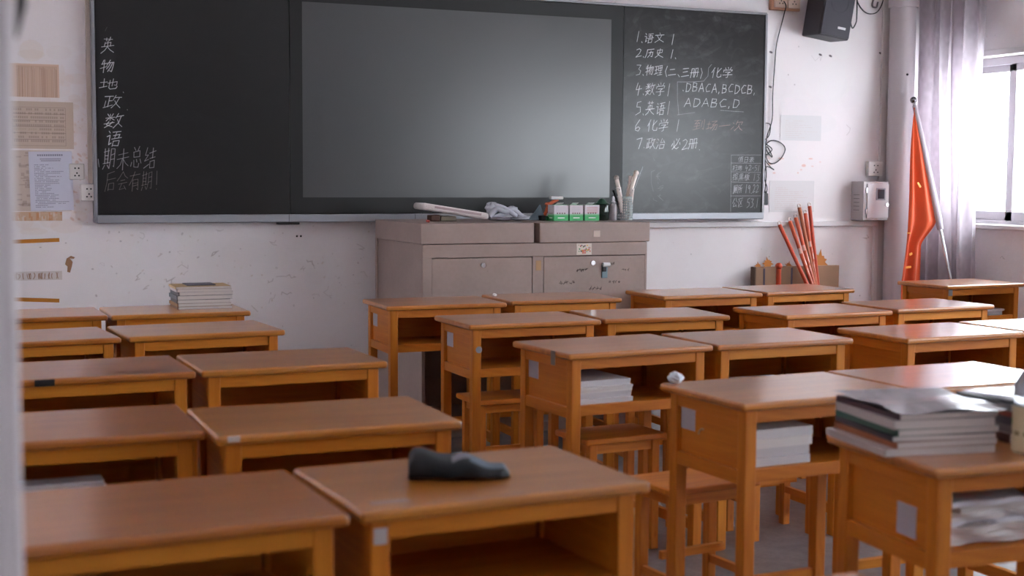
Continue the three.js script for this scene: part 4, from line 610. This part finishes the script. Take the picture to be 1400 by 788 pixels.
// ---------------------------------------------------------------- curtain and flag
{
  const fabric = std(0xdcd3da, 0.9, { side: THREE.DoubleSide, transmission: 0.6, thickness: 0, map: tile(dataTexture(256, (u, v) => { const t = 0.9 + 0.08 * vn(u * 100, v * 100, 100, 100, 90) + 0.03 * vn(u * 6, v * 6, 6, 6, 91); return [t, t, t]; }), 1) });
  const fold = (u, y) => 0.05 * Math.sin(u * 27 + 0.7 + 0.25 * Math.sin(y * 2)) + 0.022 * Math.sin(u * 61 + y * 0.9);
  const geo = grid(220, 40, (u, v) => { const y = 0.06 + v * 2.88, pinch = 1 - 0.06 * Math.sin(v * Math.PI); const z = -7.425 + u * 0.52 * pinch + 0.012 * Math.sin(u * 50 + y); return V(6.205 - 0.085 * (1 - u) * (1 - u) + fold(u, y) * (0.45 + 0.55 * Math.min(1, u * 4)), y, z); });
  const g = thing('curtain', 'long grey pleated curtain drawn aside next to the window', 'curtain', 0, 0, 0);
  mesh('cloth', geo, fabric, g); mesh('rail', rod(V(6.2, 2.97, -7.42), V(6.2, 2.97, -4.6), 0.014), alu, g);
}
{
  const A = V(5.947, 1.881, -7.22), B = V(6.094, 0.0, -6.727), at = (t) => A.clone().lerp(B, t), tS = (1.886 - 1.103) / 1.886;
  const g = thing('flag', 'red flag hanging furled on a leaning steel pole by the curtain', 'flag', B.x, 0, B.z); const rel = (v) => v.clone().sub(V(B.x, 0, B.z));
  const pole = mesh('pole', rod(rel(B).setY(0.004), rel(at(0.0)), 0.011, 0.011, 16), chrome, g); mesh('finial', new THREE.SphereGeometry(0.022, 18, 14), std(0x6e6a70, 0.25, { metalness: 0.8 }), pole, rel(A).x, rel(A).y, rel(A).z);
  mesh('sleeve', rod(rel(at(tS)), rel(at(0.02)), 0.026, 0.016, 14), std(0xb9aeb6, 0.8), g).userData.label = 'pale cloth sleeve';
  mesh('ferrule', rod(rel(at(tS + 0.03)), rel(at(tS - 0.005)), 0.02, 0.024, 14), std(0xb8b0bc, 0.6), g);
  const red = std(0xe85a2a, 0.75, { side: THREE.DoubleSide, transmission: 0.3, thickness: 0 });
  // the cloth hangs in folds: its far half falls straight down in a narrow bundle, the near half swings back to the sleeve
  const smooth = (e0, e1, x) => { const t = Math.max(0, Math.min(1, (x - e0) / (e1 - e0))); return t * t * (3 - 2 * t); };
  const cl = grid(72, 80, (u, v) => {   // v runs down from the top of the flag, u across from the bundle edge to the sleeve
    const y = 1.83 - v * 1.42, tp = (A.y - y) / A.y, pole = at(Math.min(tp, 1));
    const bundleL = lerp(A.x - 0.014, 5.76, Math.min(1, v / 0.8)), sleeveSide = y > 1.105 ? pole.x - 0.022 : null;
    const bundleR = 5.925 + 0.012 * Math.sin(v * 6), low = smooth(1.105, 0.93, y);
    const right = sleeveSide !== null ? sleeveSide : lerp(at(tS).x - 0.022, bundleR, Math.pow(low, 0.7));
    const x = lerp(bundleL, right, u), wide = Math.max(0.02, right - bundleL);
    const zb = lerp(-7.19, -7.08, smooth(0, 0.7, v)), z = lerp(zb, lerp(pole.z + 0.012, zb + 0.02, low), u) + Math.sin(u * 11 + v * 1.3) * 0.022 * Math.min(1, wide / 0.12) * (1 - 0.5 * u);
    return rel(V(x, y, z));
  });
  mesh('flag_cloth', cl, red, g).userData.label = 'bright orange-red cloth';
  for (const [x, y, w, h, rz] of [[5.81, 0.8, 0.05, 0.014, 0.1], [5.83, 0.885, 0.026, 0.016, 0.4], [5.88, 1.33, 0.04, 0.014, -0.9], [5.81, 1.02, 0.03, 0.008, 0]]) { const m = mesh('emblem', rbox(w, h, 0.002, 0.0008), std(0xdc8a2e, 0.6), g, x - B.x, y, -7.06 - B.z); m.rotation.z = rz; }
}
// loose cable end hanging at the pilaster
single('hanging_cord', 'black cord end hanging at the edge of the white pilaster', 'cord', mergeGeometries([rod(V(0.089, 1.512, -1.385), V(0.0895, 1.95, -1.385), 0.005, 0.007, 10), rod(V(0.084, 1.48, -1.385), V(0.089, 1.512, -1.385), 0.0012, 0.005, 10)]), blackPlastic);

scene.traverse((o) => { if (o.isMesh) shadow(o); });
renderer.render(scene, camera);
